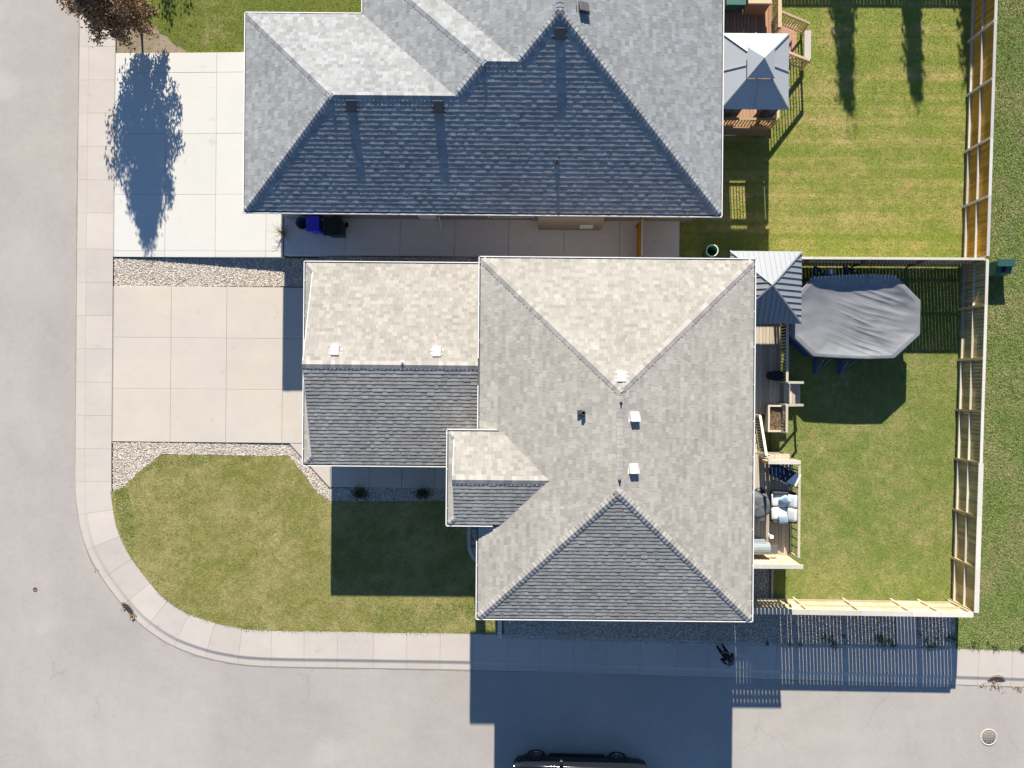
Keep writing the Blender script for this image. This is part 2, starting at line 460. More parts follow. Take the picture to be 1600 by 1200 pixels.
# ------------------------------------------------------------------ ground sheets
def sheet(name, pts, z, mat, kind='structure'):
    mb = MB(); mb.face([(p[0], p[1], z) for p in pts])
    me = mb.mesh(name, mat)
    if me.polygons[0].normal.z < 0:
        me.flip_normals()
    return tag(link(name, me), kind=kind)
def pxs(pts, z=0.1):
    return [W(x, y, z) for x, y in pts]

tag(link('ground', (lambda mb: (mb.face([(-260,-260,-0.06),(260,-260,-0.06),(260,260,-0.06),(-260,260,-0.06)]), mb.mesh('ground', g_east[0]))[1])(MB())), kind='structure')

def spline(pts, step=0.12):
    """Catmull-Rom through xy points, resampled to equal steps"""
    P = [Vector((p[0], p[1])) for p in pts]
    P = [P[0] * 2 - P[1]] + P + [P[-1] * 2 - P[-2]]
    out = []
    for i in range(1, len(P) - 2):
        a, b, c, d = P[i-1:i+3]
        n = max(4, int((c - b).length / 0.05))
        for k in range(n):
            t = k / n
            out.append(0.5 * ((2*b) + (c-a)*t + (2*a-5*b+4*c-d)*t*t + (3*b-a-3*c+d)*t**3))
    out.append(P[-2])
    acc = [0.0]
    for i in range(1, len(out)): acc.append(acc[-1] + (out[i]-out[i-1]).length)
    res, L = [], acc[-1]
    n = int(L / step); j = 0
    for k in range(n + 1):
        s_ = k * L / n
        while j < len(acc) - 2 and acc[j+1] < s_: j += 1
        t = (s_ - acc[j]) / max(1e-9, acc[j+1]-acc[j])
        res.append(out[j].lerp(out[j+1], t))
    return res, L
edge_px = [(127,-130),(124,100),(121,350),(119,600),(118,735),(120,790),(131,845),(151,889),(184,936),(217,973),(262,1005),(306,1023),(349,1034),(410,1041),(560,1044),(735,1047),(970,1053),(1210,1061),(1490,1070),(1760,1079)]
EDGE, EDGE_L = spline([W(x, y, 0.0) for x, y in edge_px])
STEP = EDGE_L / (len(EDGE) - 1)
def enorm(i):
    i = max(0, min(len(EDGE)-1, i))
    d = (EDGE[min(i+1, len(EDGE)-1)] - EDGE[max(i-1, 0)]).normalized()
    return Vector((-d.y, d.x))          # to the left of travel (travel goes down the photo then right) = towards the lots
def eoff(i, w):
    i = max(0, min(len(EDGE)-1, i))
    return EDGE[i] + enorm(i) * w
SIDE_W, CURB0, CURB1 = 1.60, 0.25, 0.43

# road sheet
road_poly = [(p.x, p.y) for p in EDGE] + [(60, EDGE[-1].y - 0.5), (60, -60), (-60, -60), (-60, EDGE[0].y), ]
sheet('road', road_poly, 0.0, m_road)

walk = empty('sidewalk', (EDGE[0].x, EDGE[0].y, 0), kind='structure')
def driveway_zone(i):
    """kerb is dropped in front of the driveways"""
    y = EDGE[i].y; x = EDGE[i].x
    if x > -19.0: return 0.0
    lo, hi = WY(120, 720), WY(120, 60)
    return 1.0
def kerb_h(i):
    # rolled low kerb along the driveways, rising to a full kerb round the corner
    s_ = EDGE[i]
    t = (s_.x - WX(150, 900)) / (WX(330, 1030) - WX(150, 900))
    t = max(0.0, min(1.0, t)); t = t*t*(3-2*t)
    return 0.055 + 0.016 * t
n_sl = 0
i0 = 0
per = 1.455
joint0 = None
# align a joint with the one at y=124 px on the west walk
y_ref = WY(150, 124)
iref = min(range(len(EDGE)), key=lambda i: abs(EDGE[i].y - y_ref) + (50 if EDGE[i].x > -15 else 0))
k0 = iref % (per / STEP)
joints = []
q = k0
while q < len(EDGE) - 1:
    joints.append(q); q += per / STEP
def slab_strip(a, b, w0, w1, z0, top, gap=0.0035):
    n = max(1, int(round((b - a) / 4)))
    ids = [int(round(a + (b - a) * k / n)) for k in range(n + 1)]
    L = [eoff(i, w0) for i in ids]; Rr = [eoff(i, w1) for i in ids]
    d0 = (L[1] - L[0]).normalized() * gap; d1 = (L[-1] - L[-2]).normalized() * gap
    L[0] = L[0] + d0; Rr[0] = Rr[0] + d0; L[-1] = L[-1] - d1; Rr[-1] = Rr[-1] - d1
    return ids, L, Rr
for a, b in zip(joints[:-1], joints[1:]):
    ids, L, Rr = slab_strip(a, b, CURB1, SIDE_W, 0, 0)
    kh = kerb_h(int((a+b)/2))
    # slab
    mb = MB()
    hz = [kerb_h(i) for i in ids]
    n = len(ids)
    jz = rnd.uniform(-0.002, 0.002)
    for k in range(n-1):
        mb.face([(*L[k], hz[k]+jz), (*L[k+1], hz[k+1]+jz), (*Rr[k+1], hz[k+1]+0.02+jz), (*Rr[k], hz[k]+0.02+jz)])
        mb.face([(*L[k+1], hz[k+1]+jz), (*L[k], hz[k]+jz), (*L[k], -0.05), (*L[k+1], -0.05)])
        mb.face([(*Rr[k], hz[k]+0.02+jz), (*Rr[k+1], hz[k+1]+0.02+jz), (*Rr[k+1], -0.05), (*Rr[k], -0.05)])
    for k, s_ in ((0, 1), (n-1, -1)):
        f = [(*L[k], hz[k]+jz), (*Rr[k], hz[k]+0.02+jz), (*Rr[k], -0.05), (*L[k], -0.05)]
        mb.face(f if s_ > 0 else f[::-1])
    c = (L[0] + Rr[-1]) / 2
    me = mb.mesh('slab', m_walk, (c.x, c.y, 0))
    bm = bmesh.new(); bm.from_mesh(me); bmesh.ops.remove_doubles(bm, verts=bm.verts, dist=0.0005); bmesh.ops.recalc_face_normals(bm, faces=bm.faces); bm.to_mesh(me); bm.free()
    link('slab', me, walk, (c.x, c.y, 0))
    # kerb and gutter segment
    ids, A, _ = slab_strip(a, b, 0.0, CURB0, 0, 0, 0.003)
    prof = [(0.0, 0.004, 0), (0.02, 0.012, 0), (CURB0, 0.022, 0), (CURB0 + 0.06, 0.30, 1), (CURB1 - 0.05, 0.80, 1), (CURB1 - 0.02, 0.95, 1), (CURB1 - 0.004, 1.0, 1), (CURB1 - 0.004, 0.0, 2)]
    mb = MB()
    rows = []
    for k, i in enumerate(ids):
        nn = enorm(i); h = hz[k]
        row = []
        for w, z, t in prof:
            zz = z if t == 0 else (0.022 + (h - 0.022) * z if t == 1 else -0.05)
            p = A[k] + nn * w
            row.append((p.x, p.y, zz))
        rows.append(row)
    for k in range(len(rows)-1):
        for j in range(len(prof)-1):
            mb.face([rows[k][j], rows[k+1][j], rows[k+1][j+1], rows[k][j+1]])
    c = A[0]
    me = mb.mesh('curb_segment', m_curb, (c.x, c.y, 0))
    bm = bmesh.new(); bm.from_mesh(me); bmesh.ops.remove_doubles(bm, verts=bm.verts, dist=0.0005); bmesh.ops.recalc_face_normals(bm, faces=bm.faces)
    if sum(f.normal.z * f.calc_area() for f in bm.faces) < 0: bmesh.ops.reverse_faces(bm, faces=bm.faces)
    bm.to_mesh(me); bm.free()
    link('curb_segment', me, walk, (c.x, c.y, 0))
# grime line where the gutter meets the asphalt
import mathutils as _mu
mnoise0 = lambda k: .4 + 1.2*_mu.noise.noise(Vector((k*.021, 3.3, .5))) + .6*_mu.noise.noise(Vector((k*.19, 1.3, .5)))
mbg = MB(); prev = None
for k in range(0, len(EDGE)-1, 3):
    w_ = 0.004 + 0.045*max(0, mnoise0(k)) + (0.05*rnd.random() if rnd.random() < .06 else 0)
    a, b = eoff(k, 0.012), eoff(k, -w_)
    if prev: mbg.face([(*prev[1], .004), (*b, .004), (*a, .0062), (*prev[0], .0062)])
    prev = (a, b)
tag(link('gutter_grime', mbg.mesh('gutter_grime', basic('gutter_grime', (0.275, 0.24, 0.20), 0.95, 0.35, 2.5, 0.3, 30))), kind='structure')
# bed below the slabs (seen in the joints)
mbj = MB()
for k in range(0, len(EDGE)-4, 4):
    a0, a1, b0, b1 = eoff(k, 0.05), eoff(k+4, 0.05), eoff(k, SIDE_W), eoff(k+4, SIDE_W)
    h0, h1 = kerb_h(k) - 0.02, kerb_h(min(k+4, len(EDGE)-1)) - 0.02
    mbj.face([(*eoff(k, CURB1), h0), (*eoff(k+4, CURB1), h1), (*b1, h1), (*b0, h0)])
mbj.build('joint_bed', m_joint, walk)

# ------------------------------------------------------------------ slabs of driveways, paths and pads
def slab_field(name, xs, ys, mat, zfun, gap=0.012, parent=None, skip=None, base=-0.05):
    """xs, ys ascending metres; each cell a slab object under one structure"""
    root = parent or empty(name, ((xs[0]+xs[-1])/2, (ys[0]+ys[-1])/2, 0), kind='structure')
    for i in range(len(xs)-1):
        for j in range(len(ys)-1):
            if skip and skip(i, j): continue
            x0, x1, y0, y1 = xs[i]+gap/2, xs[i+1]-gap/2, ys[j]+gap/2, ys[j+1]-gap/2
            P = [(x0,y0),(x1,y0),(x1,y1),(x0,y1)]
            dz = rnd.uniform(-0.002, 0.002)
            mb = MB(); mb.prism(P, base, [zfun(*p)+dz for p in P])
            bevel(mb.build('slab', mat, root, ((x0+x1)/2, (y0+y1)/2, 0)), 0.008, 1)
    return root
# the home's driveway
dx = [WX(x, 560) for x in (177.0, 267, 354, 442, 500)]
dy = sorted(WY(300, y) for y in (448, 528, 608, 691))
x_lo, x_hi = dx[0], dx[-1]
zdrv = lambda x, y: 0.09 + 0.06 * (x - x_lo) / (x_hi - x_lo)
slab_field('driveway', dx, dy, m_drive, zdrv, 0.007)
sheet('driveway_bed', [(dx[0]-.05,dy[0]),(dx[-1],dy[0]),(dx[-1],dy[-1]),(dx[0]-.05,dy[-1])], 0.075, m_joint)
# front walk of the home: continues from the driveway corner along the garage
fw = empty('front_walk', W(560, 745, 0), kind='structure')
mb = MB(); mb.prism(pxs([(452,692),(500,692),(516,731),(516,762)]), -0.05, 0.13); mb.build('slab', m_drive, fw, W(490, 720, 0))
fx = [WX(x, 745) for x in (516.4, 578, 628, 680, 735, 800)]
slab_field('front_walk', fx, [WY(600, 762), WY(600, 715)], m_drive, lambda x, y: 0.13, parent=fw)
# neighbour's driveway: climbs towards its garage
nx = [WX(x, 240) for x in (179.3, 260, 340, 420, 447)]
ny = sorted(WY(300, y) for y in (84, 115, 210, 305, 393, 402.5))
zn = lambda x, y: 0.10 + 0.27 * max(0, (x - nx[0]) / (nx[-1] - nx[0])) ** 1.15
slab_field('neighbour_driveway', nx, ny, m_drive2, zn, 0.007)
sheet('neighbour_driveway_bed', [(nx[0]-.05,ny[0]+.02),(nx[-1],ny[0]+.02),(nx[-1],ny[-1]),(nx[0]-.05,ny[-1])], 0.08, m_joint)
# paved side yard between the houses
sx = [WX(x, 370) for x in (447.4, 542, 627, 711, 795, 881, 967, 1060)]
slab_field('side_pad', sx, [WY(700, 402.5), WY(700, 337)], m_pad, lambda x, y: 0.365)

# gravel beds: soil sheet + real stones
def in_poly(pts, poly):
    x, y = pts[:, 0], pts[:, 1]
    inside = np.zeros(len(pts), bool)
    n = len(poly)
    for i in range(n):
        x0, y0 = poly[i][0], poly[i][1]; x1, y1 = poly[(i+1) % n][0], poly[(i+1) % n][1]
        c = ((y0 > y) != (y1 > y)) & (x < (x1-x0) * (y-y0) / ((y1-y0) if abs(y1-y0) > 1e-9 else 1e-9) + x0)
        inside ^= c
    return inside
def scatter(poly, per_m2):
    xs = [p[0] for p in poly]; ys = [p[1] for p in poly]
    A = (max(xs)-min(xs)) * (max(ys)-min(ys))
    n = int(A * per_m2)
    P = np.column_stack([nrng.uniform(min(xs), max(xs), n), nrng.uniform(min(ys), max(ys), n)])
    return P[in_poly(P, poly)]
_octv = np.array([[1,0,0],[0,1,0],[-1,0,0],[0,-1,0],[0,0,1],[0,0,-1]], float)
_octf = np.array([[0,1,4],[1,2,4],[2,3,4],[3,0,4]])
def gravel(name, poly, z, per=900, size=(0.018, 0.040)):
    sheet(name + '_bed', poly, z, m_gravel_base)
    P = scatter(poly, per)
    n = len(P)
    s = nrng.uniform(size[0], size[1], n)
    v = np.repeat(_octv[None, :5], n, 0) * (s[:, None, None])
    v *= nrng.uniform(0.6, 1.25, (n, 5, 1))
    v[:, :, 2] *= 0.55
    a = nrng.uniform(0, 6.283, n); ca, sa = np.cos(a), np.sin(a)
    X = v[:, :, 0] * ca[:, None] - v[:, :, 1] * sa[:, None]
    Y = v[:, :, 0] * sa[:, None] + v[:, :, 1] * ca[:, None]
    v[:, :, 0], v[:, :, 1] = X, Y
    v[:, :, 0] += P[:, 0:1]; v[:, :, 1] += P[:, 1:2]; v[:, :, 2] += z + nrng.uniform(0, 0.012, (n, 1))
    f = (_octf[None] + (np.arange(n) * 5)[:, None, None]).reshape(-1, 3)
    return tag(link(name, np_mesh(name, v.reshape(-1, 3), f, m_gravel)), kind='stuff')
gravel('gravel_strip', pxs([(177.6,403.5),(500,403.5),(500,447.5),(177.4,447.5)]), 0.055)
gravel('side_gravel_strip', pxs([(500,403.3),(1062,403.3),(1062,440),(500,440)]), 0.30, 500)
gravel('gravel_border', pxs([(176.0,691.5),(452,692.5),(516,762),(516,783),(497,771),(452,712.5),(250,710),(212,742),(192,762),(176.0,768)]), 0.075)
gravel('gravel_planting_strip', pxs([(516,762.5),(740,762.5),(740,783),(516,783)]), 0.075)
gravel('gravel_side_bed', pxs([(786,960),(1200,955),(1399,955),(1399,1012.5),(1213,1011),(787,998)]), 0.085, 800)
gravel('gravel_corner_bed', pxs([(1434,957),(1492,957),(1494,1015.5),(1434,1014)]), 0.085, 800)
gravel('gravel_yard_strip', pxs([(1120,880),(1203,880),(1203,958),(1120,958)]), 0.085, 700)
# concrete pad crossing the side bed
gp = empty('gate_path', W(1416, 985, 0), kind='structure')
for ya, yb in ((955, 983.6), (984, 1012.5)):
    mb = MB(); mb.prism(pxs([(1400,ya),(1432.5,ya),(1433,yb+.6),(1400.5,yb)]), -0.05, 0.11); mb.build('slab', m_walk, gp, W(1416, (ya+yb)/2, 0))
# pavers edging the side bed
pe = empty('paver_edging', W(781, 985, 0.1), 'short row of small concrete edging pavers at the lawn end of the shaded gravel', 'edging')
for k in range(6):
    a = W(781, 966.5 + k*5.6, 0.1)
    mb = MB(); mb.box((a.x-0.095, a.y-0.072, 0.0), (a.x+0.095, a.y+0.072, 0.135)); bevel(mb.build('paver', m_pad, pe, a), 0.01, 1)

# ------------------------------------------------------------------ lawns
def blades(name, poly, z, mat, per=750, hmin=0.008, hmax=0.028, lean=0.05, wid=(0.008, 0.018)):
    P = scatter(poly, per)
    n = len(P)
    a = nrng.uniform(0, 6.283, n)
    w = nrng.uniform(*wid, n)
    L = nrng.uniform(0.3, 1.0, n) * lean
    h = nrng.uniform(hmin, hmax, n)
    v = np.zeros((n, 3, 3))
    dx_, dy_ = np.cos(a), np.sin(a)
    v[:, 0, 0] = P[:, 0] - dy_*w; v[:, 0, 1] = P[:, 1] + dx_*w; v[:, 0, 2] = z - 0.004
    v[:, 1, 0] = P[:, 0] + dy_*w; v[:, 1, 1] = P[:, 1] - dx_*w; v[:, 1, 2] = z - 0.004
    v[:, 2, 0] = P[:, 0] + dx_*L; v[:, 2, 1] = P[:, 1] + dy_*L; v[:, 2, 2] = z + h
    f = np.arange(n*3).reshape(-1, 3)
    return tag(link(name, np_mesh(name, v.reshape(-1, 3), f, mat)), kind='stuff')
def nearest(px, py):
    p = W(px, py, 0.1).xy
    return min(range(len(EDGE)), key=lambda i: (eoff(i, SIDE_W) - p).length)
ia, ib = nearest(177, 769), nearest(774, 994)
inner = [eoff(i, SIDE_W - 0.015) for i in range(ia, ib + 1, 3)]
front_poly = [(p.x, p.y) for p in inner] + [tuple(W(x, y).xy) for x, y in ((777,994),(777,940),(760,940),(760,783),(516,783),(497,771.5),(452,713),(250,710.5),(212,742.5),(192,762.5))]
LZ = 0.09
sheet('front_lawn', front_poly, LZ, g_front[0]); blades('front_lawn_grass', front_poly, LZ, g_front[1])
# greener, better watered strips of the same lawn
m_lush = basic('lush_grass_blade', (0.115, 0.185, 0.032), 0.9, 0.3, 2.2, island=0.35, col2=(0.165, 0.21, 0.045))
def lush_patch(poly, per):
    P_ = scatter(poly, per)
    keep = np.array([mathutils.noise.noise(Vector((x_*.9, y_*.9, 4.2)))*1.3 + .35 > rnd.random()*.9 for x_, y_ in P_])
    return P_[keep]
LP = np.vstack([lush_patch(pxs(q_), d_) for q_, d_ in (
    ([(177,770),(200,762),(206,800),(212,850),(204,868),(187,830)], 900),
    ([(250,711),(440,713),(420,722),(330,726),(240,730),(216,744)], 800),
    ([(560,945),(770,942),(772,990),(640,988),(590,984)], 750),
    ([(205,860),(250,900),(330,960),(420,975),(420,986),(330,977),(255,936)], 500))])
n = len(LP); a = nrng.uniform(0, 6.283, n); w = nrng.uniform(.010, .020, n); L = nrng.uniform(.02, .06, n); h = nrng.uniform(.012, .035, n)
v = np.zeros((n, 3, 3)); ca, sa = np.cos(a), np.sin(a); zz_ = np.full(n, LZ)
v[:, 0] = np.column_stack([LP[:, 0]-sa*w, LP[:, 1]+ca*w, zz_]); v[:, 1] = np.column_stack([LP[:, 0]+sa*w, LP[:, 1]-ca*w, zz_]); v[:, 2] = np.column_stack([LP[:, 0]+ca*L, LP[:, 1]+sa*L, zz_+h])
tag(link('lush_grass', np_mesh('lush_grass', v.reshape(-1, 3), np.arange(n*3).reshape(-1, 3), m_lush)), kind='stuff')
# ragged turf edge over the walk
pl = [(p.x, p.y) for p in inner]
edge_poly = pl + [tuple((Vector(p) + Vector((0, 0))).to_tuple()) for p in []]
nf_poly = [tuple(W(x, y).xy) for x, y in ((295.5,83.5),(600,83.5),(600,-130),(183,-130),(182.5,14),(200,22),(215,24),(228,32),(243,40),(250,52),(262,57),(270,68),(284,74))]
sheet('neighbour_front_lawn', nf_poly, LZ, g_nfront[0]); blades('neighbour_front_grass', nf_poly, LZ, g_nfront[1])
bed_poly = [tuple(W(x, y).xy) for x, y in ((182,83.5),(296,83.5),(284,74),(270,68),(262,57),(250,52),(243,40),(228,32),(215,24),(200,22),(182,14))]
sheet('tree_bed', bed_poly, 0.085, m_sand)
blades('tree_bed_litter', bed_poly, 0.085, m_twig, 420, 0.005, 0.02, 0.04)
nb_poly = [tuple(W(x, y).xy) for x, y in ((1060,414),(1060,-180),(1523,-180),(1512,414))]
sheet('neighbour_back_lawn', nb_poly, LZ, g_nback[0]); blades('neighbour_back_grass', nb_poly, LZ, g_nback[1], 800)
ob_poly = [tuple(W(x, y).xy) for x, y in ((1205,940),(1205,414.5),(1508,414.5),(1492,940))]
sheet('back_lawn', ob_poly, LZ, g_back[0]); blades('back_lawn_grass', ob_poly, LZ, g_back[1], 900)
ev = [eoff(i, SIDE_W - 0.015) for i in range(nearest(1494, 1016), len(EDGE), 6)]
es_poly = [tuple(W(x, y).xy) for x, y in ((1523.3,-180),(1512.3,414),(1508.3,415),(1492.3,940),(1493,1000))] + [(p.x, p.y) for p in ev] + [tuple(W(1760, -180).xy)]
sheet('open_grass', es_poly, LZ, g_east[0]); blades('open_field_grass', es_poly, LZ, g_east[1], 1000, 0.012, 0.045, 0.07, (0.010, 0.024))
m_weed = basic('weed_leaf', (0.10, 0.15, 0.04), 0.85, 0.3, 2, island=0.35)
def weeds(name, x0, x1, y0, y1, n, mat=m_weed):
    """clumps of blades"""
    pts = []
    for k in range(n):
        c = W(rnd.uniform(x0, x1), rnd.uniform(y0, y1), 0.1)
        r = rnd.uniform(0.06, 0.22)
        for j in range(int(60 * r / 0.2)):
            pts.append((c.x + rnd.gauss(0, r*0.5), c.y + rnd.gauss(0, r*0.5)))
    P = np.array(pts); n = len(P)
    a = nrng.uniform(0, 6.283, n); w = nrng.uniform(0.012, 0.022, n); L = nrng.uniform(0.02, 0.07, n); h = nrng.uniform(0.03, 0.10, n)
    v = np.zeros((n, 3, 3)); ca, sa = np.cos(a), np.sin(a); z = 0.095
    v[:, 0] = np.column_stack([P[:, 0]-sa*w, P[:, 1]+ca*w, np.full(n, z)])
    v[:, 1] = np.column_stack([P[:, 0]+sa*w, P[:, 1]-ca*w, np.full(n, z)])
    v[:, 2] = np.column_stack([P[:, 0]+ca*L, P[:, 1]+sa*L, z+h])
    return tag(link(name, np_mesh(name, v.reshape(-1, 3), np.arange(n*3).reshape(-1, 3), mat)), kind='stuff')
weeds('gravel_weeds', 1130, 1398, 993, 1010, 16)
weeds('corner_gravel_weeds', 1436, 1490, 990, 1012, 8)
weeds('walk_edge_weeds', 1500, 1600, 1004, 1014, 7)
# grass fringe that creeps over the sidewalk edge
fr = []
for i in range(ia, ib + 1):
    cl = .5 + 1.4*mathutils.noise.noise(Vector((i*.06, 7.7, .4))) + .8*mathutils.noise.noise(Vector((i*.33, 2.7, .4)))
    for k in range(int(max(0, min(9, 5*cl)))):
        p = eoff(i, SIDE_W + rnd.uniform(-0.055*max(.2, cl), 0.04))
        fr.append((p.x + rnd.uniform(-.03, .03), p.y + rnd.uniform(-.03, .03)))
P = np.array(fr); n = len(P)
a = nrng.uniform(0, 6.283, n); w = nrng.uniform(0.008, 0.016, n); L = nrng.uniform(0.02, 0.06, n); h = nrng.uniform(0.015, 0.05, n)
zb = np.full(n, 0.085); v = np.zeros((n, 3, 3)); ca, sa = np.cos(a), np.sin(a)
v[:, 0] = np.column_stack([P[:, 0]-sa*w, P[:, 1]+ca*w, zb]); v[:, 1] = np.column_stack([P[:, 0]+sa*w, P[:, 1]-ca*w, zb]); v[:, 2] = np.column_stack([P[:, 0]+ca*L, P[:, 1]+sa*L, zb+h])
tag(link('lawn_edge_grass', np_mesh('lawn_edge_grass', v.reshape(-1, 3), np.arange(n*3).reshape(-1, 3), g_front[1])), kind='stuff')

# ------------------------------------------------------------------ roofs
def clip(poly, conv):
    """Sutherland-Hodgman, conv counter-clockwise"""
    out = poly
    n = len(conv)
    for i in range(n):
        ax, ay = conv[i]; bx, by = conv[(i+1) % n]
        ex, ey = bx-ax, by-ay
        inp, out = out, []
        if not inp: return []
        ds = [ex*(p[1]-ay) - ey*(p[0]-ax) for p in inp]
        for k in range(len(inp)):
            p, q = inp[k-1], inp[k]; dp, dq = ds[k-1], ds[k]
            if dq >= 0:
                if dp < 0:
                    t = dp/(dp-dq); out.append((p[0]+(q[0]-p[0])*t, p[1]+(q[1]-p[1])*t))
                out.append(q)
            elif dp >= 0:
                t = dp/(dp-dq); out.append((p[0]+(q[0]-p[0])*t, p[1]+(q[1]-p[1])*t))
    return out
def area2(p):
    return sum(p[i][0]*p[(i+1) % len(p)][1] - p[(i+1) % len(p)][0]*p[i][1] for i in range(len(p)))
def shingle_facet(mb, A, B, polys, expo=0.143, t=(0.0205, 0.0238), inset=0.10, wid=(0.11, 0.28), keep=0.40):
    """A->B the eave line; polys convex lists of 3D points in one plane. Each tab a wedge of its own."""
    A, B = Vector(A), Vector(B)
    allp = [Vector(p) for q in polys for p in q]
    u = (B - A).normalized()
    far = max(allp, key=lambda p: (p - A).cross(u).length)
    v = (far - A) - u * (far - A).dot(u); v.normalize()
    if v.z < 0: v = -v
    n = u.cross(v)
    if n.z < 0: n = -n
    conv = []
    for q in polys:
        c = [((Vector(p)-A).dot(u), (Vector(p)-A).dot(v)) for p in q]
        if area2(c) < 0: c.reverse()
        conv.append(c)
    us = [p[0] for c in conv for p in c]; vs_ = [p[1] for c in conv for p in c]
    u0, u1, v1 = min(us), max(us), max(vs_)
    k = 0
    vv = inset
    while vv < v1:
        x = u0 - rnd.uniform(0, 0.3)
        thick = rnd.random() < 0.5
        while x < u1:
            w = rnd.uniform(*wid)
            thick = not thick if rnd.random() < 0.75 else thick
            tt = (t[1] if thick else t[0]) * rnd.uniform(0.92, 1.08)
            vb = vv + rnd.uniform(-0.003, 0.003) - (0.006 if thick else 0)
            rect = [(x+0.0015, vb), (x+w-0.0015, vb), (x+w-0.0015, vv+expo+0.012), (x+0.0015, vv+expo+0.012)]
            for c in conv:
                pg = clip(rect, c)
                if len(pg) < 3 or abs(area2(pg)) < 1e-4: continue
                m = len(pg)
                top = []
                for (pu, pv) in pg:
                    h = tt * (1 - (1-keep)*(pv-vb)/(expo+0.012)) + 0.001
                    top.append(A + u*pu + v*pv + n*h)
                bot = [A + u*pu + v*pv - n*0.006 for (pu, pv) in pg]
                mb.add(top + bot, [tuple(range(m))] + [(i, i+m, (i+1) % m + m, (i+1) % m) for i in range(m)])
            x += w
        vv += expo
def up_face(mb, pts, dz=-0.012, mi=0):
    pts = [Vector(p) + Vector((0, 0, dz)) for p in pts]
    nrm = (pts[1]-pts[0]).cross(pts[2]-pts[0])
    mb.face(pts if nrm.z > 0 else pts[::-1], mi)
def ridge_caps(roof, P0, P1, d1, d2, mat, expo=0.155, w=0.150, lift=0.018):
    """P0 low end -> P1 high end; d1,d2 unit vectors down the two planes, square to the line"""
    P0, P1 = Vector(P0), Vector(P1)
    ax = (P1 - P0).normalized()
    n = (-(d1 + d2)).normalized()
    if n.z < 0: n = -n
    Lc = expo + 0.05
    lo, hi = lift + 0.017, 0.012
    mb = MB()
    def pt(s_, side, h):
        base = ax * s_
        if side == 0: return base + n * (h + 0.006)
        d = d1 if side < 0 else d2
        return base + d * w + n * h
    T = [[pt(s_, sd, h) for sd in (-1, 0, 1)] for s_, h in ((0, lo), (Lc, hi))]
    Bm = [[pt(s_, sd, -0.01) for sd in (-1, 0, 1)] for s_ in (0, Lc)]
    for i in range(2):
        mb.face([T[0][i], T[0][i+1], T[1][i+1], T[1][i]])
        mb.face([T[0][i], Bm[0][i], Bm[0][i+1], T[0][i+1]])
    mb.face([T[0][0], T[1][0], Bm[1][0], Bm[0][0]]); mb.face([T[0][2], Bm[0][2], Bm[1][2], T[1][2]])
    me = mb.mesh('ridge_cap', mat)
    bm = bmesh.new(); bm.from_mesh(me); bmesh.ops.remove_doubles(bm, verts=bm.verts, dist=0.0003); bmesh.ops.recalc_face_normals(bm, faces=bm.faces)
    if sum(f.normal.z * f.calc_area() for f in bm.faces) < 0: bmesh.ops.reverse_faces(bm, faces=bm.faces)
    bm.to_mesh(me); bm.free()
    s_ = 0.20 if abs(ax.z) > .05 else 0.0
    Lt = (P1-P0).length
    while s_ < Lt - 0.05:
        link('ridge_cap', me, roof, P0 + ax * s_ + n * rnd.uniform(0, 0.003))
        s_ += expo
def downdir(P0, P1, n):
    """unit vector in plane n, square to P0P1, pointing down"""
    ax = (Vector(P1)-Vector(P0)).normalized()
    d = ax.cross(n).normalized()
    return d
def plane_n(pts):
    n = (Vector(pts[1])-Vector(pts[0])).cross(Vector(pts[2])-Vector(pts[0])).normalized()
    return n if n.z > 0 else -n
def hip(roof, P0, P1, f1, f2, mat, **k):
    n1, n2 = plane_n(f1), plane_n(f2)
    P0, P1 = Vector(P0), Vector(P1)
    def dd(n, f):
        d = (P1-P0).normalized().cross(n).normalized()
        c = sum((Vector(p) for p in f), Vector()) / len(f)
        return d if d.dot(c - P0) > 0 else -d
    ridge_caps(roof, P0, P1, dd(n1, f1), dd(n2, f2), mat, **k)
def gutter(house, a, b, side, z, w=0.115, d=0.10, mat=None, hang=1.35, inner=None):
    """open trough from a to b (xy); side = outward unit xy; a-b is the outer lip line"""
    a, b = Vector((a[0], a[1], z)), Vector((b[0], b[1], z))
    o = Vector((side[0], side[1], 0))
    ax = (b-a).normalized()
    mb = MB()
    def strip(o0, o1, z0, z1, mi):
        n = len(mb.v)
        P = [a - o*o0 + Vector((0,0,z0)), b - o*o0 + Vector((0,0,z0)), b - o*o1 + Vector((0,0,z0)), a - o*o1 + Vector((0,0,z0))]
        Q = [p + Vector((0,0,z1-z0)) for p in P]
        mb.add(P+Q, [(3,2,1,0),(4,5,6,7),(0,1,5,4),(1,2,6,5),(2,3,7,6),(3,0,4,7)], mi)
    strip(0.0, 0.034, -d, 0.03, 0)
    strip(0.0305, w, -d, -d+0.015, 1)
    strip(w+0.0005, w+0.02, -d-0.06, -0.015, 0)
    L = (b-a).length
    s_ = hang * 0.5
    while s_ < L:
        p = a + ax*s_
        mb.bar(p - o*0.02 + Vector((0,0,0.003)), p - o*(w+0.012) + Vector((0,0,0.003)), 0.028, 0.008, 0)
        s_ += hang * rnd.uniform(0.92, 1.08)
    g = mb.build('gutter', [m_white, inner or m_gut_in], house)
    bm = bmesh.new(); bm.from_mesh(g.data); bmesh.ops.recalc_face_normals(bm, faces=bm.faces); bm.to_mesh(g.data); bm.free()
    return g
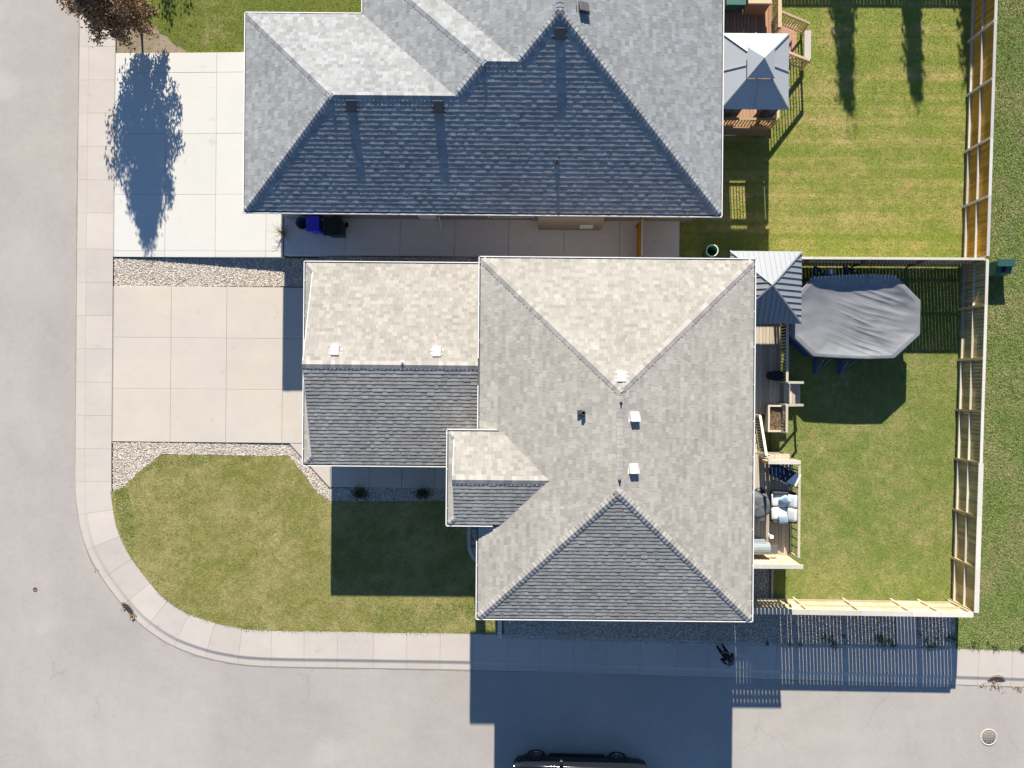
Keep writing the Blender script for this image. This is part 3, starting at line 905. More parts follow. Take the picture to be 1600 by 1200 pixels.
def box_vent(house, base, n, mat, w=0.36, l=0.42, h=0.17, down=None, flange=True, slant=0.35):
    """slant-back roof vent; base on the roof, n the plane normal, down the fall direction"""
    base, n, dn = Vector(base), Vector(n), Vector(down).normalized()
    sd = dn.cross(n).normalized()
    def q(a, b, c): return base + sd*a + dn*b + n*c
    mb = MB()
    v_ = [q(-w/2,-l/2,0.0),q(w/2,-l/2,0.0),q(w/2,l/2,0.0),q(-w/2,l/2,0.0),
          q(-w/2*.94,-l/2*.95,h*slant),q(w/2*.94,-l/2*.95,h*slant),q(w/2*.94,l/2,h),q(-w/2*.94,l/2,h)]
    mb.add(v_, [(0,3,2,1),(4,5,6,7),(0,1,5,4),(1,2,6,5),(2,3,7,6),(3,0,4,7)])
    o = mb.build('roof_vent', mat, house, base)
    bm = bmesh.new(); bm.from_mesh(o.data); bmesh.ops.recalc_face_normals(bm, faces=bm.faces); bm.to_mesh(o.data); bm.free()
    bevel(o, 0.015, 2)
    mf = MB()
    f_ = [q(-w*.72,-l*.72,0.010),q(w*.72,-l*.72,0.010),q(w*.72,l*.56,0.016),q(-w*.72,l*.56,0.016)]
    f2 = [p - n*0.03 for p in f_]
    mf.add(f2+f_, [(3,2,1,0),(4,5,6,7),(0,1,5,4),(1,2,6,5),(2,3,7,6),(3,0,4,7)])
    fo = mf.build('flange', mat, o, base)
    bm = bmesh.new(); bm.from_mesh(fo.data); bmesh.ops.recalc_face_normals(bm, faces=bm.faces); bm.to_mesh(fo.data); bm.free()
    return o
def on_plane(f, px, py):
    """point of the plane through facet f that is measured at px,py"""
    n = plane_n(f); p0 = Vector(f[0])
    cp = Vector((0, 0, CAM_H)); d = W(px, py, 0.0) - cp
    t = (p0 - cp).dot(n) / d.dot(n)
    return cp + d * t
def fall(n):
    n = Vector(n); g = Vector((0, 0, -1)); d = g - n * g.dot(n)
    return d.normalized()

# ------------------------------------------------------------------ the home (grey hip roof, garage wing, entry gable)
ZE, ZR = 4.40, 5.98
x0 = (WX(750,402,ZE) + WX(741,967,ZE)) / 2; x1 = (WX(1181,402,ZE) + WX(1177,973,ZE)) / 2
y1 = (WY(750,402,ZE) + WY(1181,402,ZE)) / 2; y0 = (WY(741,967,ZE) + WY(1177,973,ZE)) / 2
xr = (WX(968,612,ZR) + WX(968,770,ZR)) / 2
yr1, yr0 = WY(968,611,ZR), WY(968,770,ZR)
home = empty('grey_roofed_house', ((x0+x1)/2, (y0+y1)/2, 0), 'house in the middle with warm pale grey shingle roof, garage wing and small entry gable', 'house')
NW, NE, SE, SW = Vector((x0,y1,ZE)), Vector((x1,y1,ZE)), Vector((x1,y0,ZE)), Vector((x0,y0,ZE))
RN, RS = Vector((xr,yr1,ZR)), Vector((xr,yr0,ZR))
fN, fE, fS, fW = [NW,NE,RN], [NE,SE,RS,RN], [SE,SW,RS], [SW,NW,RN,RS]
def soffit_box(mb, a, b, z, t=0.12):
    mb.box((a[0]+.02, a[1]+.02, z-0.14), (b[0]-.02, b[1]-.02, z-0.125))
mbr = MB()
for f in (fN, fE, fS, fW): up_face(mbr, f)
home_roof = mbr.build('roof', m_felt, home)
mbs = MB()
shingle_facet(mbs, NW, NE, [fN]); shingle_facet(mbs, NE, SE, [fE]); shingle_facet(mbs, SE, SW, [fS]); shingle_facet(mbs, SW, NW, [fW])
o = mbs.build('shingles', m_shA, home_roof); o['kind'] = 'stuff'
for P0, P1, a, b in ((NW,RN,fN,fW),(NE,RN,fN,fE),(SE,RS,fS,fE),(SW,RS,fS,fW),(RS,RN,fE,fW)):
    hip(home_roof, P0, P1, a, b, m_capA, **(dict(lift=.001, w=.13) if P0 is RS else {}))
mb = MB(); mb.box((x0+0.5,y0+0.5,0.0),(x1-0.5,y1-0.5,ZE-0.1)); mb.build('wall', m_sidingA, home)
mb = MB(); soffit_box(mb, (x0,y0), (x1,y1), ZE); mb.build('soffit', m_soffit, home)
gutter(home, (x0,y1), (x1,y1), (0,1), ZE); gutter(home, (x1,y1-.001), (x1,y0+.001), (1,0), ZE); gutter(home, (x1,y0), (x0,y0), (0,-1), ZE)
# west gutter in two pieces, either side of the garage ridge
gutter(home, (x0,WY(750,560,ZE)), (x0,y1), (-1,0), ZE, inner=m_gut_green)
gutter(home, (x0,WY(745,680,ZE)), (x0,WY(745,602,ZE)), (-1,0), ZE, inner=m_gut_green)
gutter(home, (x0,y0), (x0,WY(742,845,ZE)), (-1,0), ZE)

# garage wing
GE = 3.0; GR = 4.22
gx0 = (WX(475,408,GE) + WX(472,728,GE)) / 2; gy1 = WY(600,408.5,GE); gy0 = WY(590,729,GE)
gyr = WY(600,570,GR); gx1 = x0 + 0.75
rk = gx0 + 0.40            # rake line
gable_h = GE + (GR-GE) * 0.0
gfN = [Vector((rk,gy1,GE)),Vector((gx1,gy1,GE)),Vector((gx1,gyr,GR)),Vector((rk,gyr,GR))]
gfS = [Vector((gx1,gy0,GE)),Vector((rk,gy0,GE)),Vector((rk,gyr,GR)),Vector((gx1,gyr,GR))]
sk = (GR-GE) / abs(gy1-gyr)
# low pent skirt along the west end with hipped corners
pz = GE + 0.42 * sk
gsk = [Vector((gx0,gy0,GE)),Vector((gx0,gy1,GE)),Vector((gx0+.42,gy1-.42,pz)),Vector((gx0+.42,gy0+.42,pz))]
csN = [Vector((gx0,gy1,GE)),Vector((rk+.02,gy1,GE)),Vector((gx0+.42,gy1-.42,pz))]
csS = [Vector((rk+.02,gy0,GE)),Vector((gx0,gy0,GE)),Vector((gx0+.42,gy0+.42,pz))]
mbr = MB()
for f in (gfN, gfS, gsk, csN, csS): up_face(mbr, f)
mbr.face([(rk+.05,gy0+.5,GE+.1),(rk+.05,gy1-.5,GE+.1),(rk+.05,gyr,GR-.03)])
g_roof = mbr.build('garage_roof', m_felt, home)
mbs = MB()
shingle_facet(mbs, gfN[0], gfN[1], [gfN]); shingle_facet(mbs, gfS[0], gfS[1], [gfS])
shingle_facet(mbs, gsk[0], gsk[1], [gsk]); shingle_facet(mbs, csN[0], csN[1], [csN]); shingle_facet(mbs, csS[0], csS[1], [csS])
o = mbs.build('shingles', m_shA, g_roof); o['kind'] = 'stuff'
hip(g_roof, (rk-.02,gyr,GR), (gx1,gyr,GR), gfN, gfS, m_capA)
hip(g_roof, gsk[1], gsk[2], gsk, csN, m_capA, w=0.10); hip(g_roof, gsk[0], gsk[3], gsk, csS, m_capA, w=0.10)
for ya in (gy0, gy1):      # rake boards
    s_ = 1 if ya == gy1 else -1
    mb = MB(); mb.bar((rk-.012, ya-s_*.42, GE+.42*sk-.055), (rk-.012, gyr, GR-.055), 0.022, 0.13); mb.build('rake_board', m_white, home)
mb = MB(); mb.box((gx0+0.62,gy0+0.45,0.0),(gx1,gy1-0.45,GE-0.08)); mb.build('garage_wall', m_sidingA, home)
mb = MB(); soffit_box(mb, (gx0,gy0), (gx1,gy1), GE); mb.build('garage_soffit', m_soffit, home)
gutter(home, (gx0,gy1), (x0-.01,gy1), (0,1), GE); gutter(home, (x0-.2,gy0), (gx0,gy0), (0,-1), GE); gutter(home, (gx0,gy0+.001), (gx0,gy1-.001), (-1,0), GE)
# garage door in the west wall
mb = MB()
for k in range(4): mb.box((gx0+0.58, gyr-2.4, 0.15+k*0.54), (gx0+0.61, gyr+2.4, 0.15+k*0.54+0.52))
mb.build('garage_door', m_white, home)

# entry gable
PE = 4.67
px0 = (WX(699,671,PE) + WX(695,822,PE)) / 2; py1 = WY(735,670.5,PE); py0 = WY(735,822.5,PE)
pyr = (py0+py1)/2; sl = (ZR-ZE)/(xr-x0); PR = PE + sl * (py1-pyr)
prk = px0 + 0.31
xv = x0 + (PE-ZE)/sl; xa = x0 + (PR-ZE)/sl       # valley foot, apex on the main roof
pN = [Vector((prk,py1,PE)),Vector((xv,py1,PE)),Vector((xa,pyr,PR)),Vector((prk,pyr,PR))]
pS = [Vector((xv,py0,PE)),Vector((prk,py0,PE)),Vector((prk,pyr,PR)),Vector((xa,pyr,PR))]
ppz = PE + .33*sl
psk = [Vector((px0,py0,PE)),Vector((px0,py1,PE)),Vector((px0+.33,py1-.33,ppz)),Vector((px0+.33,py0+.33,ppz))]
pcN = [Vector((px0,py1,PE)),Vector((prk+.02,py1,PE)),Vector((px0+.33,py1-.33,ppz))]
pcS = [Vector((prk+.02,py0,PE)),Vector((px0,py0,PE)),Vector((px0+.33,py0+.33,ppz))]
mbr = MB()
for f in (pN, pS, psk, pcN, pcS): up_face(mbr, f)
mbr.face([(prk+.05,py0+.4,PE+.08),(prk+.05,py1-.4,PE+.08),(prk+.05,pyr,PR-.03)])
p_roof = mbr.build('porch_roof', m_felt, home)
mbs = MB()
shingle_facet(mbs, pN[0], pN[1], [pN]); shingle_facet(mbs, pS[0], pS[1], [pS])
shingle_facet(mbs, psk[0], psk[1], [psk]); shingle_facet(mbs, pcN[0], pcN[1], [pcN]); shingle_facet(mbs, pcS[0], pcS[1], [pcS])
o = mbs.build('shingles', m_shA, p_roof); o['kind'] = 'stuff'
hip(p_roof, (prk-.02,pyr,PR), (xa,pyr,PR), pN, pS, m_capA)
hip(p_roof, psk[1], psk[2], psk, pcN, m_capA, w=0.10); hip(p_roof, psk[0], psk[3], psk, pcS, m_capA, w=0.10)
for ya in (py0, py1):
    s_ = 1 if ya == py1 else -1
    mb = MB(); mb.bar((prk-.012, ya-s_*.33, PE+.33*sl-.055), (prk-.012, pyr, PR-.055), 0.022, 0.11); mb.build('rake_board', m_white, home)
mb = MB(); soffit_box(mb, (px0,py0), (xv,py1), PE); mb.build('porch_soffit', m_soffit, home)
gutter(home, (px0,py1), (xv-.12,py1), (0,1), PE); gutter(home, (xv-.25,py0), (px0,py0), (0,-1), PE); gutter(home, (px0,py0+.001), (px0,py1-.001), (-1,0), PE)
for yy in (py0+.55, py1-.55):      # porch posts
    xx = WX(741, 690, 0)
    mb = MB(); mb.box((xx-.15,yy-.15,0.1),(xx+.15,yy+.15,PE-.142)); mb.build('porch_post', m_white, home)
# roof vents
for f, pts in ((gfN, ((524,549),(683,551))), (fN, ((971,590),)), (fE, ((991,651),(989.5,732)))):
    n = plane_n(f)
    for px, py in pts:
        b = on_plane(f, px, py)
        box_vent(home, b, n, m_vent, down=fall(n) if f is not fE else Vector((0,-1,0)), w=0.34, l=0.36 if f is not fE else 0.34, h=0.16)
def pipe(house, f, px, py, r, h, mat, name='vent_pipe'):
    b = on_plane(f, px, py)
    mb = MB(); mb.lathe((b.x,b.y,b.z-.1), [(r,0),(r,h+.1),(r*.8,h+.1),(r*.8,h-.02),(0.001,h-.02)], 12)
    o = mb.build(name, mat, house, b)
    m2 = MB(); m2.lathe((b.x,b.y,b.z-.1), [(r*2.4,0),(r*2.0,.12),(r*1.05,.16)], 12); m2.build('collar', mat, o, b)
pipe(home, gfN, 629, 567, 0.045, 0.10, m_pvc)
pipe(home, fW, 911, 645, 0.075, 0.20, m_pipe, 'flue_pipe')
pipe(home, fE, 970, 629.5, 0.03, 0.10, m_ventB); pipe(home, fW, 968, 751, 0.03, 0.10, m_ventB)
mb = MB(); b = on_plane(fW, 902, 643); mb.bar(b+Vector((0,-.02,.08)), b+Vector((.23,-.02,.10)), 0.14, 0.14); mb.build('flue_saddle', m_ventB, home, b)
# curved concrete edging by the entry
ce = empty('curved_edging', W(735, 850, 0.1), 'curved concrete edging round a narrow bed by the entry wall', 'edging')
pts = [W(x, y, 0.1) for x, y in ((733,800),(733,850),(735,862),(740,871),(748,878),(762,882))]
sp_, _ = spline([p.xy for p in pts], 0.12)
per_ = 6
for k in range(0, len(sp_)-per_, per_):
    seg = sp_[k:k+per_+1]
    mb = MB(); L_, R_ = [], []
    for i, p in enumerate(seg):
        d = (sp_[min(k+i+1, len(sp_)-1)]-sp_[max(k+i-1,0)]).normalized(); nn = Vector((-d.y, d.x))
        L_.append(p+nn*.08); R_.append(p-nn*.08)
    if k: L_[0] = L_[0].lerp(L_[1], .08); R_[0] = R_[0].lerp(R_[1], .08)
    mb.prism(R_ + L_[::-1], 0.03, 0.16); mb.build('edging_block', m_walk, ce, (seg[0].x, seg[0].y, 0.03))
gravel('entry_bed_gravel', pxs([(736,800),(770,800),(770,880),(750,877),(741,869),(736.5,855)]), 0.09, 900)

# ------------------------------------------------------------------ the neighbour's house
NEZ = 3.5
k_ = 0.448
nz = lambda d: NEZ + k_*d
ny0 = (WY(385,334,NEZ)+WY(1127,338.5,NEZ))/2
nx0 = (WX(383,15,NEZ)+WX(379,333,NEZ))/2; nx1 = (WX(1133,5,NEZ)+WX(1127,338,NEZ))/2
A_W, A_E = W(518,150,5.2), W(710,150,5.2); yA = (A_W.y+A_E.y)/2; zA = nz(yA-ny0)
yB = WY(780,97,5.67); zB = nz(yB-ny0)
apex = W(875,20,6.27); yC = apex.y; zC = nz(yC-ny0)
xC = (nx1 + (nx1 - 2*(zC-NEZ)/k_))/2
xC = nx1 - (zC-NEZ)/k_
nxC0 = xC - (zC-NEZ)/k_                   # west eave of the tallest part
xAw = nx0 + (zA-NEZ)/k_
nyA = yA + (zA-NEZ)/k_                    # north eave of the lowest part
nxB0 = WX(565,5,NEZ)
xBw = nxB0 + (zB-NEZ)/k_
nyB = yB + (zB-NEZ)/k_
xAe = nxB0 + (zA-NEZ)/k_; xBe = nxC0 + (zB-NEZ)/k_
nyC = yC + 5.2                             # north end of the tall ridge
nyT = nyC + (zC-NEZ)/k_
V = lambda x, y, z: Vector((x, y, z))
nei = empty('blue_grey_roofed_house', (0.5*(nx0+nx1), ny0+6, 0), 'neighbouring house with darker cool grey stepped hip roof at the top of the photo', 'house')
S_SW, S_SE = V(nx0,ny0,NEZ), V(nx1,ny0,NEZ)
pAw, pAe, pBw, pBe, pC, pCn = V(xAw,yA,zA), V(xAe,yA,zA), V(xBw,yB,zB), V(xBe,yB,zB), V(xC,yC,zC), V(xC,nyC,zC)
eave = lambda x: V(x, ny0, NEZ)
S_parts = [[S_SW, eave(xAw), pAw], [eave(xAw), eave(xAe), pAe, pAw], [eave(xAe), eave(xBw), pBw, pAe], [eave(xBw), eave(xBe), pBe, pBw], [eave(xBe), eave(xC), pC, pBe], [eave(xC), S_SE, pC]]
W_A = [V(nx0,nyA,NEZ), S_SW, pAw]
N_A = [V(nxB0,nyA,NEZ), V(nx0,nyA,NEZ), pAw, pAe]
W_B = [V(nxB0,nyB,NEZ), V(nxB0,nyA,NEZ), pAe, pBw]
N_B = [V(nxC0,nyB,NEZ), V(nxB0,nyB,NEZ), pBw, pBe]
W_C = [V(nxC0,nyT,NEZ), V(nxC0,nyB,NEZ), pBe, pC, pCn]
E_C = [S_SE, V(nx1,nyT,NEZ), pCn, pC]
N_C = [V(nx1,nyT,NEZ), V(nxC0,nyT,NEZ), pCn]
mbr = MB()
for f in S_parts + [W_A, N_A, W_B, N_B, W_C, E_C, N_C]: up_face(mbr, f)
n_roof = mbr.build('roof', m_felt, nei)
mbs = MB()
kk = dict(t=(0.0215, 0.0245), expo=0.165, wid=(.11,.26))
shingle_facet(mbs, S_SW, S_SE, S_parts, **kk)
for f in (W_A, N_A, W_B, N_B, E_C): shingle_facet(mbs, f[0], f[1], [f], **kk)
shingle_facet(mbs, W_C[0], W_C[1], [[W_C[0], W_C[1], W_C[2], W_C[3], W_C[4]]], **kk)
shingle_facet(mbs, N_C[0], N_C[1], [N_C], expo=0.3, t=(.013,.02), wid=(0.6, 1.0))
o = mbs.build('shingles', m_shB, n_roof); o['kind'] = 'stuff'
fSn = S_parts[1]
for P0, P1, a, b in ((S_SW,pAw,S_parts[0],W_A),(pAw,pAe,S_parts[1],N_A),(pAe,pBw,S_parts[2],W_B),(pBw,pBe,S_parts[3],N_B),(pBe,pC,S_parts[4],W_C),(S_SE,pC,S_parts[5],E_C),(V(nx0,nyA,NEZ),pAw,W_A,N_A),(V(nxB0,nyB,NEZ),pBw,W_B,N_B),(pC,pCn,E_C,W_C)):
    hip(n_roof, P0, P1, a, b, m_capB)
for v0_, v1_ in ((V(nxB0,nyA,NEZ), pAe), (V(nxC0,nyB,NEZ), pBe)):     # open metal valleys
    mb = MB(); mb.bar(v0_+Vector((0,0,.012)), v1_+Vector((0,0,.012)), 0.05, 0.012); mb.build('valley', m_pipe, n_roof)
gutter(nei, S_SE.xy, S_SW.xy, (0,-1), NEZ); gutter(nei, (nx0,ny0+.001), (nx0,nyA-.001), (-1,0), NEZ); gutter(nei, (nx0,nyA), (nxB0-.002,nyA), (0,1), NEZ)
gutter(nei, (nxB0,nyA+.0), (nxB0,nyB), (-1,0), NEZ); gutter(nei, (nx1,nyT), (nx1,ny0+.001), (1,0), NEZ)
wpoly = [(nx0+.55,ny0+.55),(nx1-.5,ny0+.55),(nx1-.5,nyT-.5),(nxC0+.5,nyT-.5),(nxC0+.5,nyB-.5),(nxB0+.5,nyB-.5),(nxB0+.5,nyA-.5),(nx0+.55,nyA-.5)]
mb = MB(); mb.prism(wpoly, 0.0, NEZ-.13); mb.build('wall', m_sidingB, nei)
mb = MB(); mb.prism([(nx0+.02,ny0+.02),(nx1-.02,ny0+.02),(nx1-.02,nyT-.02),(nxC0+.02,nyT-.02),(nxC0+.02,nyB-.02),(nxB0+.02,nyB-.02),(nxB0+.02,nyA-.02),(nx0+.02,nyA-.02)], NEZ-.14, NEZ-.125); mb.build('soffit', m_soffit, nei)
sw = ny0 + .55          # south wall line
mb = MB(); bx0, bx1 = WX(841,358,.9), WX(938,358,.9); mb.box((bx0,sw-.50,.75),(bx1,sw+.02,3.1)); bay = mb.build('fireplace_bay', m_stone, nei)
mb = MB(); c = WX(916,356,1.3); mb.box((c-.27,sw-.515,1.1),(c+.27,sw-.485,1.75)); mb.build('vent_panel', m_cushion, bay)
for px_a, px_b, za, zb_, mt, nm in ((764,831,1.0,1.9,m_glass,'window'),(651,680,0.4,2.45,m_white,'side_door'),(1000,1001,1,1.01,m_white,'trim')):
    if nm == 'trim': continue
    xa_, xb_ = WX(px_a,345,1.2), WX(px_b,345,1.2)
    mb = MB(); mb.box((xa_,sw-.02,za),(xb_,sw+.01,zb_)); d_ = mb.build(nm, mt, nei)
    mb = MB()
    mb.box((xa_-.07,sw-.03,za-.07),(xa_-.001,sw+.01,zb_+.07)); mb.box((xb_+.001,sw-.03,za-.07),(xb_+.07,sw+.01,zb_+.07)); mb.box((xa_,sw-.03,zb_+.001),(xb_,sw+.01,zb_+.07)); mb.box((xa_,sw-.03,za-.07),(xb_,sw+.01,za-.001))
    mb.build('frame', m_white if nm == 'window' else m_sidingB, d_)
pp = W(686, 345, 1.0)
mb = MB(); mb.tube([(pp.x,sw-.02,.95),(pp.x,sw-.12,.95),(pp.x,sw-.14,.9),(pp.x,sw-.14,.42),(pp.x,sw-.20,.395),(pp.x,sw-.42,.39)], .045, 8); mb.tube([(pp.x-.1,sw-.42,.39),(pp.x+.1,sw-.42,.39)], .04, 8); mb.build('downspout', m_pvc, nei)
n = plane_n(fSn); fl = fall(n)
for px, py in ((549,162),(685,163),(875,50)):
    b = on_plane(fSn, px, py+3); box_vent(nei, b, n, m_ventB, down=fl, w=0.36, l=0.40, h=0.118, slant=.92)
b = on_plane(E_C, 911, 12); box_vent(nei, b, plane_n(E_C), m_ventB, down=Vector((0,-1,0)), w=0.38, l=0.38, h=0.18)
pipe(nei, fSn, 870, 253, 0.05, 0.12, m_ventB)

# ------------------------------------------------------------------ fences
def fence(name, label, a, b, inward, h, post_px, m_board, m_rail, m_capm, capw=0.13, group=None, mids=(0.28, 1.0), gap=0.009, bw=0.138, post_in=True, zb=0.1, edge_cap=None):
    """a->b along the boards; inward = unit xy to the post side; every board, post and rail its own object"""
    a, b = Vector(a).xy, Vector(b).xy
    ax = (b-a).normalized(); L = (b-a).length; ang = math.atan2(ax.y, ax.x)
    inn = Vector(inward)
    nn = Vector((-ax.y, ax.x))
    if nn.dot(inn) < 0: nn = -nn
    sgn = 1 if nn.dot(Vector((-ax.y, ax.x))) > 0 else -1
    root = empty(name, (a.x, a.y, zb), label, 'fence', group)
    mb = MB(); mb.box((-bw/2, -0.009, 0.05), (bw/2, 0.009, h-0.04)); me_b = mb.mesh('board', m_board)
    n = int(L / (bw + gap)); st = L / n
    for k in range(n):
        p = a + ax * (st*(k+.5))
        o = link('board', me_b, root, (p.x, p.y, zb), (0, 0, ang + rnd.uniform(-.012, .012)))
    mb = MB(); mb.box((-0.045, 0.012*sgn, -0.1), (0.045, 0.102*sgn, h-0.035)); me_p = mb.mesh('post', m_rail if m_rail is not m_rail_w else m_board)
    ts = [max(0.05, min(L-0.05, t)) for t in post_px]
    for t in ts:
        p = a + ax*t; link('post', me_p, root, (p.x, p.y, zb), (0, 0, ang))
    for t0, t1 in zip(ts[:-1], ts[1:]):
        for zr in mids:
            mb = MB()
            p0 = a + ax*(t0+.048) + nn*.05; p1 = a + ax*(t1-.048) + nn*.05
            mb.bar((p0.x,p0.y,zb+zr), (p1.x,p1.y,zb+zr), 0.088, 0.038); mb.build('rail', m_rail, root, ((p0.x+p1.x)/2,(p0.y+p1.y)/2,zb+zr))
        p0 = a + ax*(t0+.002) + nn*.03; p1 = a + ax*(t1-.002) + nn*.03
        mb = MB(); mb.bar((p0.x,p0.y,zb+h-.016), (p1.x,p1.y,zb+h-.016), edge_cap(t0) if edge_cap else capw, 0.034); bevel(mb.build('cap', m_capm, root, ((p0.x+p1.x)/2,(p0.y+p1.y)/2,zb+h)), .004, 1)
    return root
FH = 1.83
def along(a, b, pts):
    a, b = Vector(a).xy, Vector(b).xy; ax = (b-a).normalized()
    return [(Vector(p).xy - a).dot(ax) for p in pts]
zt = FH + 0.1
cNE, cSE = W(1544.5, 404, zt), W(1527, 960, zt)
pts = [W(x, y, zt) for x, y in ((1544.5,404),(1542.5,476),(1539.5,560),(1537,643),(1535,724),(1532,808),(1529.5,888),(1527,960))]
fence('weathered_yard_fence', 'weathered brown board fence with pale rails along the right side of the pool yard', cNE, cSE, (-1, 0), FH, along(cNE, cSE, pts), m_fence_e, m_rail_w, m_cap, 0.12, edge_cap=lambda t: 0.20 if t > 8 else 0.12)
a_, b_ = W(1562, -120, zt), W(1545, 402, zt)
pts = [W(x, y, zt) for x, y in ((1562,-120),(1560,-50),(1557.5,32),(1553.5,122),(1550,215),(1547,306),(1545,402))]
fence('orange_stained_fence', 'orange stained board fence with grey cap along the neighbour\'s back lawn', a_, b_, (-1, 0), FH, along(a_, b_, pts), m_fence_o, m_cap_o, m_cap_o, 0.12)
a_, b_ = W(1178, 401.5, zt), W(1541, 403.5, zt)
pts = [W(x, 402, zt) for x in (1180,1271,1361,1452,1539)]
fence('dividing_fence', 'shaded board fence between the pool yard and the neighbour\'s lawn', a_, b_, (0, -1), FH, along(a_, b_, pts), m_fence_e, m_fence_e, m_cap, 0.10, gap=0.0055)
a_, b_ = W(1172, 956, zt), W(1523, 962, zt); a_.x = x1 - 0.48
pts = [a_.copy()] + [W(x, 957, zt) for x in (1174,1264,1346,1426,1471,1521)]
fence('sunlit_street_fence', 'pale new pine board fence with wide white cap facing the side street', a_, b_, (0, 1), FH, along(a_, b_, pts), m_fence_s, m_fence_s, m_cap, 0.22, gap=0.013)
a_, b_ = W(1005, 340, 1.9), W(1004, 404, 1.9)
fence('side_yard_gate', 'short brown wooden gate across the paved passage between the houses', a_, b_, (-1, 0), 1.55, [0.05, 1.55], m_fence_o, m_fence_o, m_cap_o, 0.07, zb=0.36)
# rear fence of the neighbour, just beyond the top edge: its shadow lies along the top of the lawn
a_, b_ = W(1232, -172, zt), W(1565, -170, zt)
fence('rear_lot_fence', 'board fence beyond the top edge, shading the far end of the back lawn', a_, b_, (0, -1), FH, [0.05, 2.4, 4.8, 7.2, 8.5], m_fence_e, m_fence_e, m_cap, 0.10)

# ------------------------------------------------------------------ decks
def railing(deck, a, b, h=0.95, m_top=m_rail_w, m_bal=m_dark_rail, step=0.13, capw=0.10, post=True, low=0.09):
    """a,b floor points (z may differ); railing part with a top rail, posts and balusters of its own"""
    a, b = Vector(a), Vector(b)
    up = Vector((0, 0, 1))
    mb = MB(); mb.bar(a+up*(h-.018), b+up*(h-.018), capw, 0.036); mb.bar(a+up*low, b+up*low, 0.04, 0.06); mb.bar(a+up*(h-.08), b+up*(h-.08), 0.036, 0.08)
    r = mb.build('railing', m_top, deck, a)
    L = (b-a).length; n = max(2, int(L/step))
    d = b-a
    q = MB(); q.box((-.018,-.018,0),(.018,.018,h-.13-low)); me = q.mesh('baluster', m_bal)
    for k in range(1, n):
        p = a + d*(k/n) + up*(low+.03); link('baluster', me, r, p)
    if post:
        q = MB(); q.box((-.045,-.045,-0.02),(.045,.045,h-.036)); mp = q.mesh('rail_post', m_top)
        for p in (a, b): link('rail_post', mp, r, p)
    return r
def boards(deck, xa, xb, ya, yb, z, mat, w=0.137, gap=0.011, name='deck_board'):
    x = xa
    mb = MB(); mb.box((-w/2, -(yb-ya)/2, -.03), (w/2, (yb-ya)/2, 0)); me = mb.mesh(name, mat)
    while x + w <= xb + 0.01:
        link(name, me, deck, (x+w/2, (ya+yb)/2, z + rnd.uniform(-.0015, .0015))); x += w + gap
DZ = 0.62          # lower deck
DU = 1.50          # upper deck at the back door
wx = x1 - 0.49          # house wall
deck = empty('timber_deck', W(1190, 640, 0.1), 'grey two-level timber deck along the back wall of the home with steps and privacy walls', 'deck')
def PX(px, py, z):
    """plan position (metres) of something measured at z"""
    return W(px, py, z)
gA = WX(1231.5,560,DZ+.95)
gU = WX(1250,800,DU+.95)
ry0, ry1 = WY(1190,650,DZ+.95), WY(1190,712,DU+.95)
rxs = WX(1191.5,680,2.0)
yA1, yA2, yA3 = WY(1200,408,DZ), WY(1200,541,DZ), WY(1200,636,DZ)
yS_ = WY(1200,885,DU+1.9)
boards(deck, wx, gA, yA2+.004, yA1, DZ, m_deck); boards(deck, wx, gA, yA3+.004, yA2-.004, DZ, m_deck)
boards(deck, wx, gA-.62, ry0+.02, yA3-.004, DZ, m_deck)
yU2 = (ry1+yS_)/2-.2
boards(deck, wx, gU, yU2+.004, ry1-.02, DU, m_deck); boards(deck, wx, gU, yS_+.02, yU2-.004, DU, m_deck)
mb = MB()
mb.box((gA-.029, WY(1235,633,DZ), 0.05), (gA+.15, WY(1235,597,DZ), DZ-.02)); mb.box((wx, yA3+.01, 0.05), (gA-.03, yA1-.01, DZ-.035)); mb.box((wx, ry0+.03, 0.05), (gA-.65, yA3-.001, DZ-.035)); mb.box((wx, yS_+.03, 0.05), (gU-.03, ry1-.03, DU-.035))
mb.build('deck_frame', m_dark_rail, deck)
# flight between the two levels
nst = 4; rise = (DU-DZ)/(nst+1); run = (ry0-ry1)/nst
for k in range(nst):
    zz = DZ + rise*(k+1); yb = ry0 - run*k; ya = yb - run
    q = MB(); q.box((wx, ya+.004, zz-.17), (rxs-.02, yb-.02, zz-.032)); so_ = q.build('step', m_dark_rail, deck, (rxs-.4, ya, zz))
    for j in range(2):
        q = MB(); q.box((wx, ya+.004+j*run/2, zz-.03), (rxs-.01, ya+(j+1)*run/2-.004, zz)); q.build('tread_board', m_deck, so_, (rxs-.4, ya+j*run/2, zz))
railing(deck, (gA-.03, yA1, DZ), (gA-.03, WY(1231,597,DZ+.95), DZ), m_bal=m_rail_w)
railing(deck, (gA-.03, WY(1231,633,DZ+.95), DZ), (gA-.03, WY(1231,676,DZ+.95), DZ), m_bal=m_rail_w)
railing(deck, (rxs+.03, ry0, DZ), (rxs+.03, ry1, DU), m_bal=m_rail_w, step=.125)
railing(deck, (rxs+.03, ry1-.06, DU), (rxs+.33, ry1-.06, DU), m_bal=m_rail_w, step=.15)
railing(deck, (gU-.03, ry1-.25, DU), (gU-.03, yS_+.1, DU), m_bal=m_dark_rail, step=.33)
